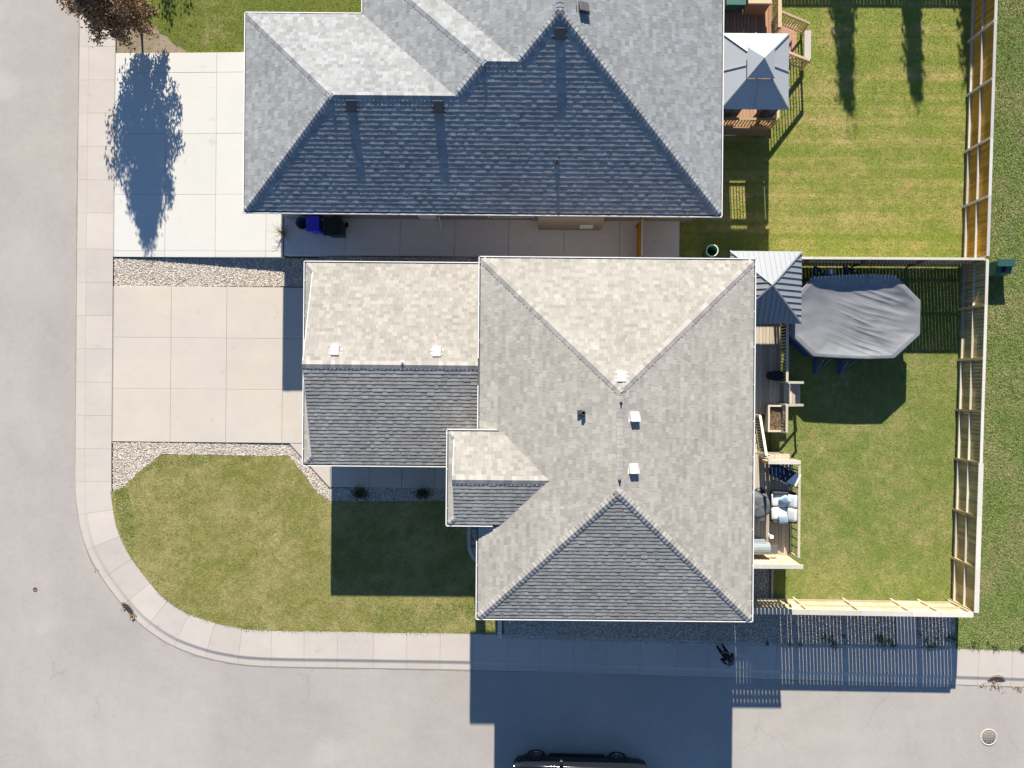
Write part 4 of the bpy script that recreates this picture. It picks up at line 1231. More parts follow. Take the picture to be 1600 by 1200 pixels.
# steps down to the lawn
for k in range(3):
    zz = DZ - 0.155*(k+0) - 0.02
    xs_ = gA + .16 + k*.272
    ya, yb = WY(1235,631,zz), WY(1235,599,zz)
    st = MB(); st.box((xs_, ya, zz-.14), (xs_+.27, yb, zz-.032)); s_o = st.build('step', m_dark_rail, deck, (xs_, (ya+yb)/2, zz))
    for j in range(2):
        q = MB(); q.box((xs_+.004+j*.136, ya-.02, zz-.03), (xs_+.130+j*.136, yb+.02, zz)); q.build('tread_board', m_deck, s_o, (xs_+.07+j*.136, (ya+yb)/2, zz))
for yy in (597.5, 633):
    yw = WY(1235, yy, 1.3)
    p0 = V(gA, yw, DZ+.93); p1 = V(gA+.82, yw, 1.08)
    mb = MB(); mb.bar(p0, p1, 0.10, 0.036); q2 = mb.build('hand_rail', m_rail_w, deck, p0)
    mb = MB(); mb.bar(V(p1.x-.06, yw, .1), V(p1.x-.06, yw, 1.05), .09, .09); mb.build('rail_post', m_rail_w, q2, p1)
# privacy walls: boards of their own
def privacy(x_a, x_b, y_, hh, mat):
    a, b = V(x_a, y_, DU), V(x_b, y_, DU)
    mb = MB(); mb.bar(a+Vector((0,0,hh)), b+Vector((0,0,hh)), 0.17, 0.036); mb.build('wall_cap', m_cap, deck, a)
    mb = MB()
    for zr in (.2, hh*.5, hh-.2): mb.bar(a+Vector((0,-.035,zr)), b+Vector((0,-.035,zr)), .04, .085)
    pw = mb.build('privacy_wall', mat, deck, a); pw['kind'] = 'stuff'
    for p in (a+Vector((.05,-.035,0)), b+Vector((-.05,-.035,0))):
        q = MB(); q.bar(p+Vector((0,-.02,-1.4)), p+Vector((0,-.02,hh-.02)), .085, .085); q.build('wall_post', mat, pw, p)
    n = int((x_b-x_a)/.150)
    q = MB(); q.box((-.069, -.011, .02), (.069, .011, hh-.02)); me = q.mesh('privacy_board', mat)
    for k in range(n): link('privacy_board', me, pw, (a.x+.075+k*(x_b-x_a)/n, a.y+.001, DU))
privacy(wx+.02, WX(1255,885,DU+1.9), yS_, 1.9, m_privacy)
privacy(rxs+.10, WX(1251,722,DU+.95), WY(1230,722,DU+.95), .95, m_pine)
# planter
pl_ = empty('raised_planter', W(1210, 655, .1), 'wooden planter box of dark soil and dead stems beside the deck steps', 'planter')
zt_ = 0.98
c0, c1 = W(1200,675,zt_), W(1225.5,633,zt_)
def frame_box(parent, c0, c1, z0, z1, t, mat, nm):
    for a, b in (((c0.x,c0.y),(c1.x,c0.y+t)),((c0.x,c1.y-t),(c1.x,c1.y)),((c0.x,c0.y+t+.001),(c0.x+t,c1.y-t-.001)),((c1.x-t,c0.y+t+.001),(c1.x,c1.y-t-.001))):
        q = MB(); q.box((a[0],a[1],z0),(b[0],b[1],z1)); q.build(nm, mat, parent, ((a[0]+b[0])/2,(a[1]+b[1])/2,z0))
frame_box(pl_, c0, c1, 0.12, zt_, 0.07, m_rail_w, 'side_board')
q = MB(); q.box((c0.x+.071,c0.y+.071,.13),(c1.x-.071,c1.y-.071,.86)); q.build('soil', m_soil, pl_)
tw = MB()
for k in range(70):
    p = Vector((rnd.uniform(c0.x+.1,c1.x-.1), rnd.uniform(c0.y+.1,c1.y-.1), .855)); d = Vector((rnd.uniform(-.12,.12), rnd.uniform(-.12,.12), rnd.uniform(.02,.13)))
    tw.tube([p, p+d*.5+Vector((0,0,.02)), p+d], [.008,.006,.003], 4)
o = tw.build('dead_stems', m_twig, pl_); o['kind'] = 'stuff'
# gravel-edge board south of the deck
eb = MB(); a = W(1205.5,888,.1); b = W(1205.5,938,.1); eb.box((a.x-.04,b.y,.05),(a.x+.04,a.y,.22)); tag(bevel(eb.build('edging_board', m_rail_w, None, (a.x,(a.y+b.y)/2,.05)),.006,1), 'pale timber board edging the shaded gravel south of the deck', 'edging')

# deck furniture -----------------------------------------------------------
def cushion(parent, c, sx_, sy_, sz_, mat, name, rot=(0,0,0), puff=0.35):
    """pillow-like block with rounded, swollen faces"""
    bm = bmesh.new(); bmesh.ops.create_cube(bm, size=1.0)
    bmesh.ops.subdivide_edges(bm, edges=bm.edges, cuts=5, use_grid_fill=True)
    for v in bm.verts:
        x, y, z = v.co*2
        r = (1-abs(x)**3)*(1-abs(y)**3)
        v.co = Vector((x*(1-.06*abs(y)**4)*sx_/2, y*(1-.06*abs(x)**4)*sy_/2, z*sz_/2*(1-puff+puff*r) + rnd.uniform(-.002,.002)))
    me = bpy.data.meshes.new(name); bm.to_mesh(me); bm.free(); me.materials.append(mat)
    for p in me.polygons: p.use_smooth = True
    return link(name, me, parent, c, rot)
sf0, sf1 = W(1206.5,817,DU+.4), W(1247,768.5,DU+.4)
sofa = empty('loveseat', ((sf0.x+sf1.x)/2, (sf0.y+sf1.y)/2, DU), 'wicker loveseat with white seat and back cushions facing the house on the deck', 'sofa')
fx0, fx1, fy0, fy1 = sf0.x, sf1.x-.16, sf0.y+.02, sf1.y
q = MB(); q.box((fx0,fy0,DU+.06),(fx1,fy1,DU+.30)); q.box((fx1-.09,fy0,DU+.301),(fx1,fy1,DU+.72)); bevel(q.build('frame', m_wicker, sofa),.02,2)
for ya, yb in ((fy0,fy0+.08),(fy1-.08,fy1)):
    q = MB(); q.box((fx0,ya,DU+.302),(fx1-.092,yb,DU+.55)); bevel(q.build('arm', m_wicker, sofa),.02,2)
hw = (fy1-fy0-.16)/2
for k in range(2):
    yc_ = fy0+.08+hw*(k+.5)
    cushion(sofa, ((fx0+fx1-.09)/2-.05, yc_, DU+.39), fx1-fx0-.12, hw-.01, .17, m_cushion, 'seat_cushion')
    cushion(sofa, (fx1-.16, yc_, DU+.66), .46, hw-.01, .17, m_cushion, 'back_cushion', (0, R(-62), 0))
for px, py, rz, lab in ((1226,782,.6,'light blue throw pillow tilted at the upper corner of the white loveseat'),(1223.5,811,.15,'light blue throw pillow lying at the lower end of the white loveseat')):
    p = W(px,py,DU+.6); o = cushion(None, (p.x,p.y,DU+.60), .36,.36,.14, m_pillow, 'throw_pillow', (R(8),R(-22),rz)); tag(o, lab, 'pillow', 'pillows on the loveseat')
ac = W(1221,739,DU+.4)
arm = empty('lounge_chair', (ac.x,ac.y,DU), 'navy reclining deck chair with light metal arms behind the privacy wall', 'chair', rz=R(-25))
def lc(name, fn, mat):
    q = MB(); fn(q); me = q.mesh(name, mat); o = bpy.data.objects.new(name, me); o.parent = arm; C.objects.link(o); LOC[o.name] = Vector(); return o
bevel(lc('seat', lambda q: q.add([(-.50,-.27,.36),(.15,-.27,.30),(.15,.27,.30),(-.50,.27,.36),(-.50,-.27,.42),(.15,-.27,.36),(.15,.27,.36),(-.50,.27,.42)],[(0,3,2,1),(4,5,6,7),(0,1,5,4),(1,2,6,5),(2,3,7,6),(3,0,4,7)]), m_navy),.02,2)
bevel(lc('backrest', lambda q: q.add([(.14,-.27,.30),(.55,-.27,.86),(.55,.27,.86),(.14,.27,.30),(.10,-.27,.36),(.49,-.27,.92),(.49,.27,.92),(.10,.27,.36)],[(0,3,2,1),(4,5,6,7),(0,1,5,4),(1,2,6,5),(2,3,7,6),(3,0,4,7)]), m_navy),.02,2)
lc('headrest_trim', lambda q: q.bar((.53,-.26,.93),(.53,.26,.93),.055,.05), m_white)
for s_ in (-1,1):
    lc('arm', lambda q: (q.tube([(-.35,.32*s_,.58),(.2,.32*s_,.60),(.34,.32*s_,.62)],.022,8), q.tube([(-.35,.32*s_,.58),(-.42,.32*s_,.0)],.016,8), q.tube([(.25,.32*s_,.60),(.30,.32*s_,.0)],.016,8)), m_rim)
rt = W(1187,791,DU+.6)
tb = empty('covered_round_table', (rt.x-.05,rt.y,DU), 'round patio table under a creased dark grey cover, half below the eave', 'table')
n_ = 40
q = MB(); rows = []
for j,(r_,z_) in enumerate(((.0,.76),(.18,.755),(.36,.745),(.44,.73),(.47,.68),(.49,.45),(.52,.12))):
    rows.append([(tb.location.x+(r_+(.03*math.sin(k*5*2*math.pi/n_+j)*(j>3)))*math.cos(2*math.pi*k/n_), rt.y+(r_+(.03*math.sin(k*5*2*math.pi/n_+j)*(j>3)))*math.sin(2*math.pi*k/n_), DU+z_+.012*math.sin(k*4*2*math.pi/n_)*(0<j<4)) for k in range(n_)])
q.add([v for r_ in rows for v in r_], [(i*n_+k,(i+1)*n_+k,(i+1)*n_+(k+1)%n_,i*n_+(k+1)%n_) for i in range(6) for k in range(n_)], 0, True); q.build('cover', m_cover, tb)
q = MB(); q.tube([(tb.location.x,rt.y,DU),(tb.location.x,rt.y,DU+.7)],.05,10); q.lathe((tb.location.x,rt.y,DU),[(.25,0),(.25,.03),(.05,.05)],16); q.build('pedestal', m_blackmetal, tb)
up_ = W(1198,776,DU+1.0)
um = empty('closed_patio_umbrella', (up_.x,up_.y,DU), 'slim closed black umbrella pole standing between the covered table and the loveseat', 'umbrella')
q = MB(); q.lathe((up_.x,up_.y,DU),[(.22,0),(.22,.05),(.05,.09)],18); q.build('base', m_blackmetal, um)
q = MB(); q.tube([(up_.x,up_.y,DU+.08),(up_.x,up_.y,DU+1.1)],.022,8); q.build('pole', m_blackmetal, um)
q = MB(); q.tube([(up_.x,up_.y,DU+.6),(up_.x,up_.y,DU+.9),(up_.x,up_.y,DU+1.15)],[.07,.06,.02],10); q.build('folded_canopy', m_cover, um)
bq = W(1190,856,DU+.85)
grill = empty('covered_grill', (bq.x,bq.y,DU), 'grey covered barbecue with a side shelf against the south privacy wall', 'grill')
q = MB()
prof = [(-.50,-.28),(.30,-.28),(.30,.22),(-.50,.22)]
q.prism([(bq.x+a,bq.y+b) for a,b in prof], DU+.1, DU+.85); bevel(q.build('cabinet', m_bbq, grill),.03,2)
q = MB(); n2 = 8
pr_ = [(.25*math.cos(math.pi*k/n2)-.02, .24*math.sin(math.pi*k/n2)) for k in range(n2+1)]
vs2 = [(bq.x+xx, bq.y+a, DU+.852+b) for xx in (-.5,.3) for a,b in pr_]
q.add(vs2, [(k,k+1,n2+1+k+1,n2+1+k) for k in range(n2)]+[tuple(range(n2,-1,-1)),tuple(range(n2+1,2*n2+2))],0,False)
o = q.build('lid', m_bbq, grill); bm = bmesh.new(); bm.from_mesh(o.data); bmesh.ops.recalc_face_normals(bm, faces=bm.faces); bm.to_mesh(o.data); bm.free()
q = MB(); q.box((bq.x+.31,bq.y-.24,DU+.78),(bq.x+.66,bq.y+.10,DU+.82)); bevel(q.build('side_shelf', m_cover, grill),.008,1)
q = MB(); q.tube([(bq.x-.4,bq.y+.30,DU+.98),(bq.x+.2,bq.y+.30,DU+.98)],.015,8); q.build('handle', m_rim, grill)
p = W(1205,838,DU+.2); la = empty('small_lantern', (p.x,p.y,DU), 'small pale lantern standing on the shaded deck boards north of the grill', 'lantern')
q = MB(); q.box((p.x-.08,p.y-.08,DU),(p.x+.08,p.y+.08,DU+.03)); q.box((p.x-.08,p.y-.08,DU+.24),(p.x+.08,p.y+.08,DU+.27)); q.build('frame', m_pvc, la)
q = MB(); q.box((p.x-.06,p.y-.06,DU+.031),(p.x+.06,p.y+.06,DU+.239)); q.build('glass', m_cushion, la)
p = W(1190,810,DU+.1); q = MB(); q.box((p.x-.10,p.y-.07,DU),(p.x+.10,p.y+.07,DU+.14)); q.box((p.x-.11,p.y-.08,DU+.1405),(p.x+.11,p.y+.08,DU+.17)); tag(bevel(q.build('white_box', m_pvc, None, (p.x,p.y,DU)),.01,2), 'small white lidded box on the deck just south of the covered table', 'box')
p = W(1213,587,DZ+.4); ch = empty('black_storage_box', (p.x,p.y,DZ), 'black round-ended storage chest in the shade beside the deck steps', 'box')
def capsule(r_, L_, z0_, z1_, cx_, cy_, mb_):
    n_ = 10
    P_ = [(cx_+L_/2+r_*math.cos(-math.pi/2+math.pi*k/n_), cy_+r_*math.sin(-math.pi/2+math.pi*k/n_)) for k in range(n_+1)] + [(cx_-L_/2+r_*math.cos(math.pi/2+math.pi*k/n_), cy_+r_*math.sin(math.pi/2+math.pi*k/n_)) for k in range(n_+1)]
    mb_.prism(P_, z0_, z1_)
q = MB(); capsule(.19,.22,DZ,DZ+.44,p.x,p.y,q); bevel(q.build('body', m_blackbin, ch),.015,2)
q = MB(); capsule(.205,.22,DZ+.441,DZ+.50,p.x,p.y,q); bevel(q.build('lid', m_blackbin, ch),.02,2)
q = MB(); q.bar((p.x-.08,p.y-.2,DZ+.40),(p.x+.08,p.y-.2,DZ+.40),.03,.03); q.build('handle', m_blackmetal, ch)
def leaves(n, fn, size, z_stretch=1.0, flat=0.5):
    """n rhombic leaves; fn() gives a centre and outward direction"""
    Cc = np.array([fn() for _ in range(n)], float)
    d = nrng.normal(0, 1, (n, 3)); d /= np.linalg.norm(d, axis=1)[:, None]
    e = nrng.normal(0, 1, (n, 3)); e -= d * (e*d).sum(1)[:, None]; e /= np.linalg.norm(e, axis=1)[:, None]
    s_ = nrng.uniform(size[0], size[1], n)[:, None]
    v = np.stack([Cc - d*s_, Cc + e*s_*flat, Cc + d*s_, Cc - e*s_*flat], 1)
    return v.reshape(-1, 3), np.arange(n*4).reshape(-1, 4)
def leaf_obj(name, n, fn, size, mat, parent, flat=0.5):
    base = LOC[parent.name]
    v, f = leaves(n, fn, size, flat=flat)
    me = np_mesh(name, v - np.array(base)[None], f, mat)
    return link(name, me, parent, base)

# ------------------------------------------------------------------ hard-top gazebos
def quad_roof(root, x0_, x1_, y0_, y1_, z0_, ap, inner=0.0):
    pass
def gazebo_panel(root, A, B, T0, T1, mat, name, ribs, m_rib, inset=0.0, rib_along=True, rib=(0.03, 0.03)):
    A, B, T0, T1 = map(Vector, (A, B, T0, T1))
    n = (B-A).cross(T1-A).normalized()
    if n.z < 0: n = -n
    mb = MB(); P = [A, B, T1, T0] if (T1-T0).length > 1e-4 else [A, B, T0]
    lo = [p - n*.03 for p in P]
    m = len(P)
    mb.add(P+lo, [tuple(range(m)), tuple(range(2*m-1, m-1, -1))] + [(i, i+m, (i+1)%m+m, (i+1)%m) for i in range(m)])
    o = mb.build(name, mat, root, A)
    bm = bmesh.new(); bm.from_mesh(o.data); bmesh.ops.recalc_face_normals(bm, faces=bm.faces); bm.to_mesh(o.data); bm.free()
    u = (B-A).normalized(); L = (B-A).length
    up_ = (n.cross(u)); up_ = up_ if up_.z > 0 else -up_
    tl0 = (T0-A).dot(u); tl1 = (T1-A).dot(u); H_ = (T0-A).dot(up_)
    for k in range(ribs):
        s_ = L*(k+.5)/ribs
        if s_ < tl0: hh = H_*s_/max(tl0,1e-6)
        elif s_ > tl1: hh = H_*(L-s_)/max(L-tl1,1e-6)
        else: hh = H_
        if hh < .12: continue
        q = MB(); q.bar(A+u*s_+n*.012+up_*.01, A+u*s_+up_*(hh-.03)+n*.012, rib[0], rib[1], up=n); q.build('panel_seam', m_rib, o, A+u*s_)
    return o
gz = 2.45
c0, c1 = W(1140,505,gz), W(1253,393,gz)
ap = W(1203,448.5,3.05); apx = Vector(((c0.x+c1.x)/2+.03,(c0.y+c1.y)/2,3.2))
gaz = empty('metal_roof_gazebo', (apx.x,apx.y,DZ), 'gazebo with ribbed grey metal roof on the deck beside the covered pool', 'gazebo')
cs = [V(c0.x,c0.y,gz),V(c1.x,c0.y,gz),V(c1.x,c1.y,gz),V(c0.x,c1.y,gz)]
for i in range(4):
    gazebo_panel(gaz, cs[i], cs[(i+1)%4], apx, apx, m_steel, 'roof_panel', 12 if i in (1,3) else 14, m_steel, rib=(.026,.045) if i in (1,3) else (.022,.024))
for i in range(4):
    q = MB(); q.bar(cs[i]+Vector((0,0,.012)), apx+Vector((0,0,.012)), .055, .05); q.build('hip_trim', m_seam, gaz)
for cx_, cy_ in ((c0.x+.25,c0.y+.25),(c1.x-.47,c0.y+.25),(c1.x-.47,c1.y-.25),(c0.x+.25,c1.y-.25)):
    q = MB(); q.box((cx_-.05,cy_-.05,DZ),(cx_+.05,cy_+.05,gz+.05)); q.build('post', m_blackmetal, gaz, (cx_,cy_,DZ))
q = MB()
q.box((c0.x+.2,c1.y-.30,gz-.17),(c1.x-.42,c1.y-.22,gz-.03)); q.box((c0.x+.2,c0.y+.22,gz-.17),(c1.x-.42,c0.y+.30,gz-.03)); q.build('beam', m_blackmetal, gaz)

# ------------------------------------------------------------------ pool
PZ = 1.44
rimpx = [(1255,433),(1271,432),(1313,430),(1356,428.5),(1398,430),(1437.5,470),(1436.5,523),(1397,559.5),(1355,560.5),(1313,560),(1271,556.5),(1236,524),(1236,470)]
RP = [W(x,y,PZ) for x, y in [(1271,432.5),(1313,430),(1356,428.5),(1397.5,430),(1437.5,470),(1436.5,523),(1397,559.5),(1355,560.5),(1313,559),(1271,556.5),(1236.5,524),(1237,469)]]
pc = sum(RP, Vector())/len(RP)
pool = empty('covered_pool', (pc.x,pc.y,.1), 'above-ground pool with blue wall under a wrinkled grey tarp cover', 'pool')
def ringp(s_, z):
    return [V(pc.x+(p.x-pc.x)*s_, pc.y+(p.y-pc.y)*s_, z) for p in RP]
q = MB(); a_, b_ = ringp(.955,.1), ringp(.965,PZ-.05); n_ = len(RP)
q.add(a_+b_, [(i,n_+i,n_+(i+1)%n_,(i+1)%n_) for i in range(n_)]); o = q.build('pool_wall', m_poolwall, pool)
bm = bmesh.new(); bm.from_mesh(o.data); bmesh.ops.recalc_face_normals(bm, faces=bm.faces); bm.to_mesh(o.data); bm.free()
q = MB(); A_, B_, C_, D_ = ringp(1.0,PZ), ringp(.965,PZ+.0), ringp(1.0,PZ-.09), ringp(.955,PZ-.06)
q.add(A_+B_+C_+D_, [(i,(i+1)%n_,n_+(i+1)%n_,n_+i) for i in range(n_)]+[(i,2*n_+i,2*n_+(i+1)%n_,(i+1)%n_) for i in range(n_)])
o = q.build('rim', m_poolrim, pool); bm = bmesh.new(); bm.from_mesh(o.data); bmesh.ops.recalc_face_normals(bm, faces=bm.faces); bm.to_mesh(o.data); bm.free()
t = NT('pool_tarp')
g1 = t.noise(1.2, 4)
m_tarp = t.done(t.scale((0.20,0.203,0.21), t.math('MULTIPLY_ADD', g1, .5, .75)), 0.27, t.noise(7, 3), .10, .02, 0.75)
# cover: grid in polar coordinates about the middle, sagging, with pulled folds
nr, na = 60, 216
def rim_at(th):
    d = Vector((math.cos(th), math.sin(th)))
    best = None
    for i in range(n_):
        p, r_ = RP[i].xy-pc.xy, RP[(i+1)%n_].xy-pc.xy
        e = r_-p; den = d.x*e.y-d.y*e.x
        if abs(den) < 1e-9: continue
        tt = (p.x*e.y-p.y*e.x)/den; uu = (p.x*d.y-p.y*d.x)/den
        if tt > 0 and -1e-6 <= uu <= 1+1e-6: best = tt if best is None else min(best, tt)
    return best
rims = [rim_at(2*math.pi*k/na) for k in range(na)]
from mathutils import noise as mnoise
def cover_z(x, y, f):
    """x,y metres from the middle; f 0 centre .. 1 rim"""
    sag = -0.17*(1-min(1,(f/.93))**5)
    # pulled folds running from upper left to lower right, stronger on the right half
    a = R(-19); xr_, yr_ = x*math.cos(a)+y*math.sin(a), -x*math.sin(a)+y*math.cos(a)
    fold = 0.0
    wob = 0.25*mnoise.noise(Vector((xr_*.7, yr_*1.1, 3.1)))
    ridge = 1-abs(mnoise.noise(Vector((xr_*.28, yr_*3.4+wob, 1.7))))*2.2
    amt = max(0, min(1, (xr_+1.1)/1.8)) * max(0, min(1, (2.45-abs(xr_-.4))/.8))
    fold += .027*max(0, ridge)**2.5*amt
    r2 = 1-abs(mnoise.noise(Vector((xr_*.5+7, yr_*6.0+wob*2, 9.7))))*2.4
    fold += .012*max(0, r2)**2*amt
    soft = .05*mnoise.noise(Vector((x*.6, y*.8, .3))) + .018*mnoise.noise(Vector((x*2.1, y*2.3, 5.3)))
    # gathers at the rim
    th = math.atan2(y, x)
    gath = .022*mnoise.noise(Vector((math.cos(th)*7, math.sin(th)*7, f*1.2)))*max(0, (f-.62)/.38)
    k = 1 - max(0, (f-.9)/.1)
    return sag + (fold + soft)*k*min(1, (1-f)*4+.15) + gath*(.35+.65*k)
vs_, fs_ = [(pc.x, pc.y, PZ+.02+cover_z(0,0,0))], []
for i in range(1, nr+1):
    f = (i/nr)
    f = f**.85
    for k in range(na):
        th = 2*math.pi*k/na; r_ = rims[k]*f*1.004
        x_, y_ = math.cos(th)*r_, math.sin(th)*r_
        vs_.append((pc.x+x_, pc.y+y_, PZ+.03+cover_z(x_, y_, f)))
for k in range(na): fs_.append((0, 1+k, 1+(k+1)%na))
for i in range(nr-1):
    for k in range(na): fs_.append((1+i*na+k, 1+(i+1)*na+k, 1+(i+1)*na+(k+1)%na, 1+i*na+(k+1)%na))
nn0 = len(vs_); last = 1+(nr-1)*na       # hem hanging over the rim
for k in range(na):
    th = 2*math.pi*k/na; r_ = rims[k]*1.012
    vs_.append((pc.x+math.cos(th)*r_, pc.y+math.sin(th)*r_, PZ-.10-.03*mnoise.noise(Vector((math.cos(th)*6, math.sin(th)*6, 2)))))
for k in range(na): fs_.append((last+k, nn0+k, nn0+(k+1)%na, last+(k+1)%na))
q = MB(); q.add(vs_, fs_, 0, True); q.build('cover', m_tarp, pool)
for px, yy, s_ in ((1292,558,-1),(1331.5,560,-1),(1292,431,1),(1340,430,1)):      # steel buttresses
    p = W(px,yy,PZ); p.z = .1
    q = MB()
    q.bar(p+Vector((0,0,0)), p+Vector((0,0,PZ-.15)), .09,.09); q.bar(p+Vector((0,s_*.62,.03)), p+Vector((0,s_*.06,1.0)), .06,.06); q.bar(p+Vector((0,s_*.70,.02)), p+Vector((0,0,.02)), .10,.05)
    q.bar(p+Vector((.05,s_*.6,.04)), p+Vector((.38,s_*.05,.9)), .035,.035)
    q.build('buttress', m_bluesteel, pool, p)
p = W(1298.5,425.5,1.0); pf = empty('pool_filter', (p.x,p.y,.1), 'small pale blue pool skimmer box on the far rim of the pool', 'pool pump')
q = MB(); q.box((p.x-.13,p.y-.10,.6),(p.x+.13,p.y+.12,1.05)); bevel(q.build('housing', m_pillow, pf),.02,2)
q = MB(); q.tube([(p.x,p.y,.6),(p.x,p.y,.15),(p.x+.3,p.y+.1,.14)],.03,8); q.build('hose', m_blackbin, pf)

# ------------------------------------------------------------------ neighbour's deck, gazebo and steps
ND = 1.05
nwx = nx1 - .49
ndk = empty('brown_timber_deck', W(1170,100,.1), 'raised brown timber deck with pine railings behind the neighbour\'s house', 'deck')
de = WX(1205,100,ND)
yS, yM, yN = WY(1170,200,ND), WY(1170,8,ND), WY(1170,-110,ND)
boards(ndk, nwx, de, yS, yM-.004, ND, m_deckB); boards(ndk, nwx, de, yM+.004, yN, ND, m_deckB)
q = MB(); q.box((nwx,yS+.01,.1),(de-.02,yN-.01,ND-.035)); q.build('deck_frame', m_dark_rail, ndk)
railing(ndk, (nwx+.02,yS+.03,ND), (de,yS+.03,ND), m_top=m_fence_e, m_bal=m_fence_o, step=.125)
railing(ndk, W(1207,60,ND)*1, W(1207,-100,ND)*1, m_top=m_pine, m_bal=m_pine, step=.125, capw=.15)
railing(ndk, (de,yS+.06,ND), W(1205,92,ND), m_top=m_pine, m_bal=m_fence_e, step=.125)
for k in range(5):
    zz = ND - .19*(k+1) + .0
    xs_ = de + .03 + k*.27; ya, yb = WY(1240,92,zz), WY(1240,38,zz)
    q = MB(); q.box((xs_,ya,zz-.04),(xs_+.28,yb,zz)); tr = q.build('tread', m_deckB, ndk, (xs_,(ya+yb)/2,zz))
    q = MB(); q.box((xs_+.001,ya+.001,zz-.19),(xs_+.03,yb-.001,zz-.041)); q.build('riser', m_dark_rail, tr)
for yy in (35, 93):
    p0 = W(1206.5,yy,ND); p1 = W(1206.5,yy,ND)+Vector((1.55,0,-.95))
    railing(ndk, p0, p1, h=.95, m_top=m_pine, m_bal=m_pine, step=.15, low=.12)
q = MB(); a = W(1258,92,.2); b = W(1266,47,.2); q.box((a.x-.02,a.y,.1),(b.x+.06,b.y,.16)); bevel(q.build('landing_slab', m_walk, ndk, (a.x,(a.y+b.y)/2,.1)),.01,1)
# gazebo
ngz = 3.45
c0, c1 = W(1127,170.5,ngz), W(1233,52.5,ngz)
napx = V((c0.x+c1.x)/2,(c0.y+c1.y)/2,4.45)
ngaz = empty('two_tier_gazebo', (napx.x,napx.y,ND), 'gazebo with smooth pale two-tier metal roof on the neighbour\'s brown deck', 'gazebo')
cs = [V(c0.x,c0.y,ngz),V(c1.x,c0.y,ngz),V(c1.x,c1.y,ngz),V(c0.x,c1.y,ngz)]
f_ = .64
in_ = [cs[i].lerp(V(napx.x,napx.y,4.30), f_) for i in range(4)]
for i in range(4):
    gazebo_panel(ngaz, cs[i], cs[(i+1)%4], in_[i], in_[(i+1)%4], m_steelB, 'roof_panel', 1, m_steelB, rib=(.05,.04))
tz = in_[0].z + .20
tc_ = [V(napx.x+(p.x-napx.x)*.40, napx.y+(p.y-napx.y)*.40, tz) for p in cs]
for i in range(4):
    gazebo_panel(ngaz, tc_[i], tc_[(i+1)%4], V(napx.x,napx.y,tz+.42), V(napx.x,napx.y,tz+.42), m_steelB, 'upper_roof_panel', 0, m_steelB)
    q = MB(); q.bar(cs[i]+Vector((0,0,.012)), in_[i]+Vector((0,0,.012)), .05, .045); q.build('hip_trim', m_seam, ngaz)
for cx_, cy_ in ((c0.x+.3,c0.y+.3),(c1.x-.55,c0.y+.3),(c1.x-.55,c1.y-.3),(c0.x+.3,c1.y-.3)):
    q = MB(); q.box((cx_-.05,cy_-.05,ND),(cx_+.05,cy_+.05,ngz+.05)); q.build('post', m_blackmetal, ngaz, (cx_,cy_,ND))
# unseen panels added under that gazebo's south eave to block sun, open in the middle
def sun_blocker(xa, xb, y_, z0_, z1_):
    n_ = max(8, int((xb-xa)/.045))
    top_ = [V(xa+(xb-xa)*k/n_, y_+.03*math.sin(k*1.9)+.012*math.sin(k*.7), z1_) for k in range(n_+1)]
    q = MB()
    q.add([tuple(p) for p in top_]+[(p.x+.01*math.sin(p.x*9), p.y+.5*(p.y-y_), z0_) for p in top_], [(k,k+1,n_+2+k,n_+1+k) for k in range(n_)], 0, True)
    o = q.build('sun_blocker', m_cover, ngaz); sd_ = o.modifiers.new('thick','SOLIDIFY'); sd_.thickness = .006
sun_blocker(c0.x+.05, WX(1136,180,.1), c0.y+.42, ND+.08, ngz-.02)
sun_blocker(WX(1161,180,.1), c1.x-.02, c0.y+.42, ND+.08, ngz-.02)
sun_blocker(WX(1136,180,.1)+.01, WX(1163,180,.1)-.01, c0.y+.42, ngz-1.0, ngz-.02)
# boxes at the far end of that deck
p0, p1 = W(1170,6,1.9), W(1204,-40,1.9)
hb = empty('wood_sided_tub', ((p0.x+p1.x)/2,(p0.y+p1.y)/2,ND), 'brown wood-sided tub at the far end of the neighbour\'s deck, cut by the top edge', 'tub')
q = MB(); q.box((p0.x,p0.y,ND),(p1.x,p1.y,1.9)); q.build('side', m_deckB, hb)
q = MB(); q.box((p0.x-.04,p0.y-.04,1.901),(p1.x+.04,p1.y+.04,1.99)); bevel(q.build('lid', m_pine, hb),.02,2)
p0, p1 = W(1137,5,1.7), W(1166,-30,1.7)
tb2 = empty('teal_covered_box', ((p0.x+p1.x)/2,(p0.y+p1.y)/2,ND), 'dark teal storage box by the house wall at the top edge', 'box')
q = MB(); q.box((p0.x,p0.y,ND),(p1.x,p1.y,1.55)); q.build('body', m_green_box, tb2)
q = MB(); q.box((p0.x-.03,p0.y-.03,1.551),(p1.x+.03,p1.y+.03,1.62)); bevel(q.build('lid', m_green_box, tb2),.02,2)
# bent white pipe on the grass below the deck
q = MB(); q.tube([W(1120,212,.16),W(1150,210.5,.16),W(1156,209,.16),W(1157,205,.16),W(1156.5,198,.16)],.028,8); tag(q.build('white_pipe', m_pvc, None, W(1140,210,.1)), 'thin white bent pipe lying on the grass below the brown deck', 'pipe')

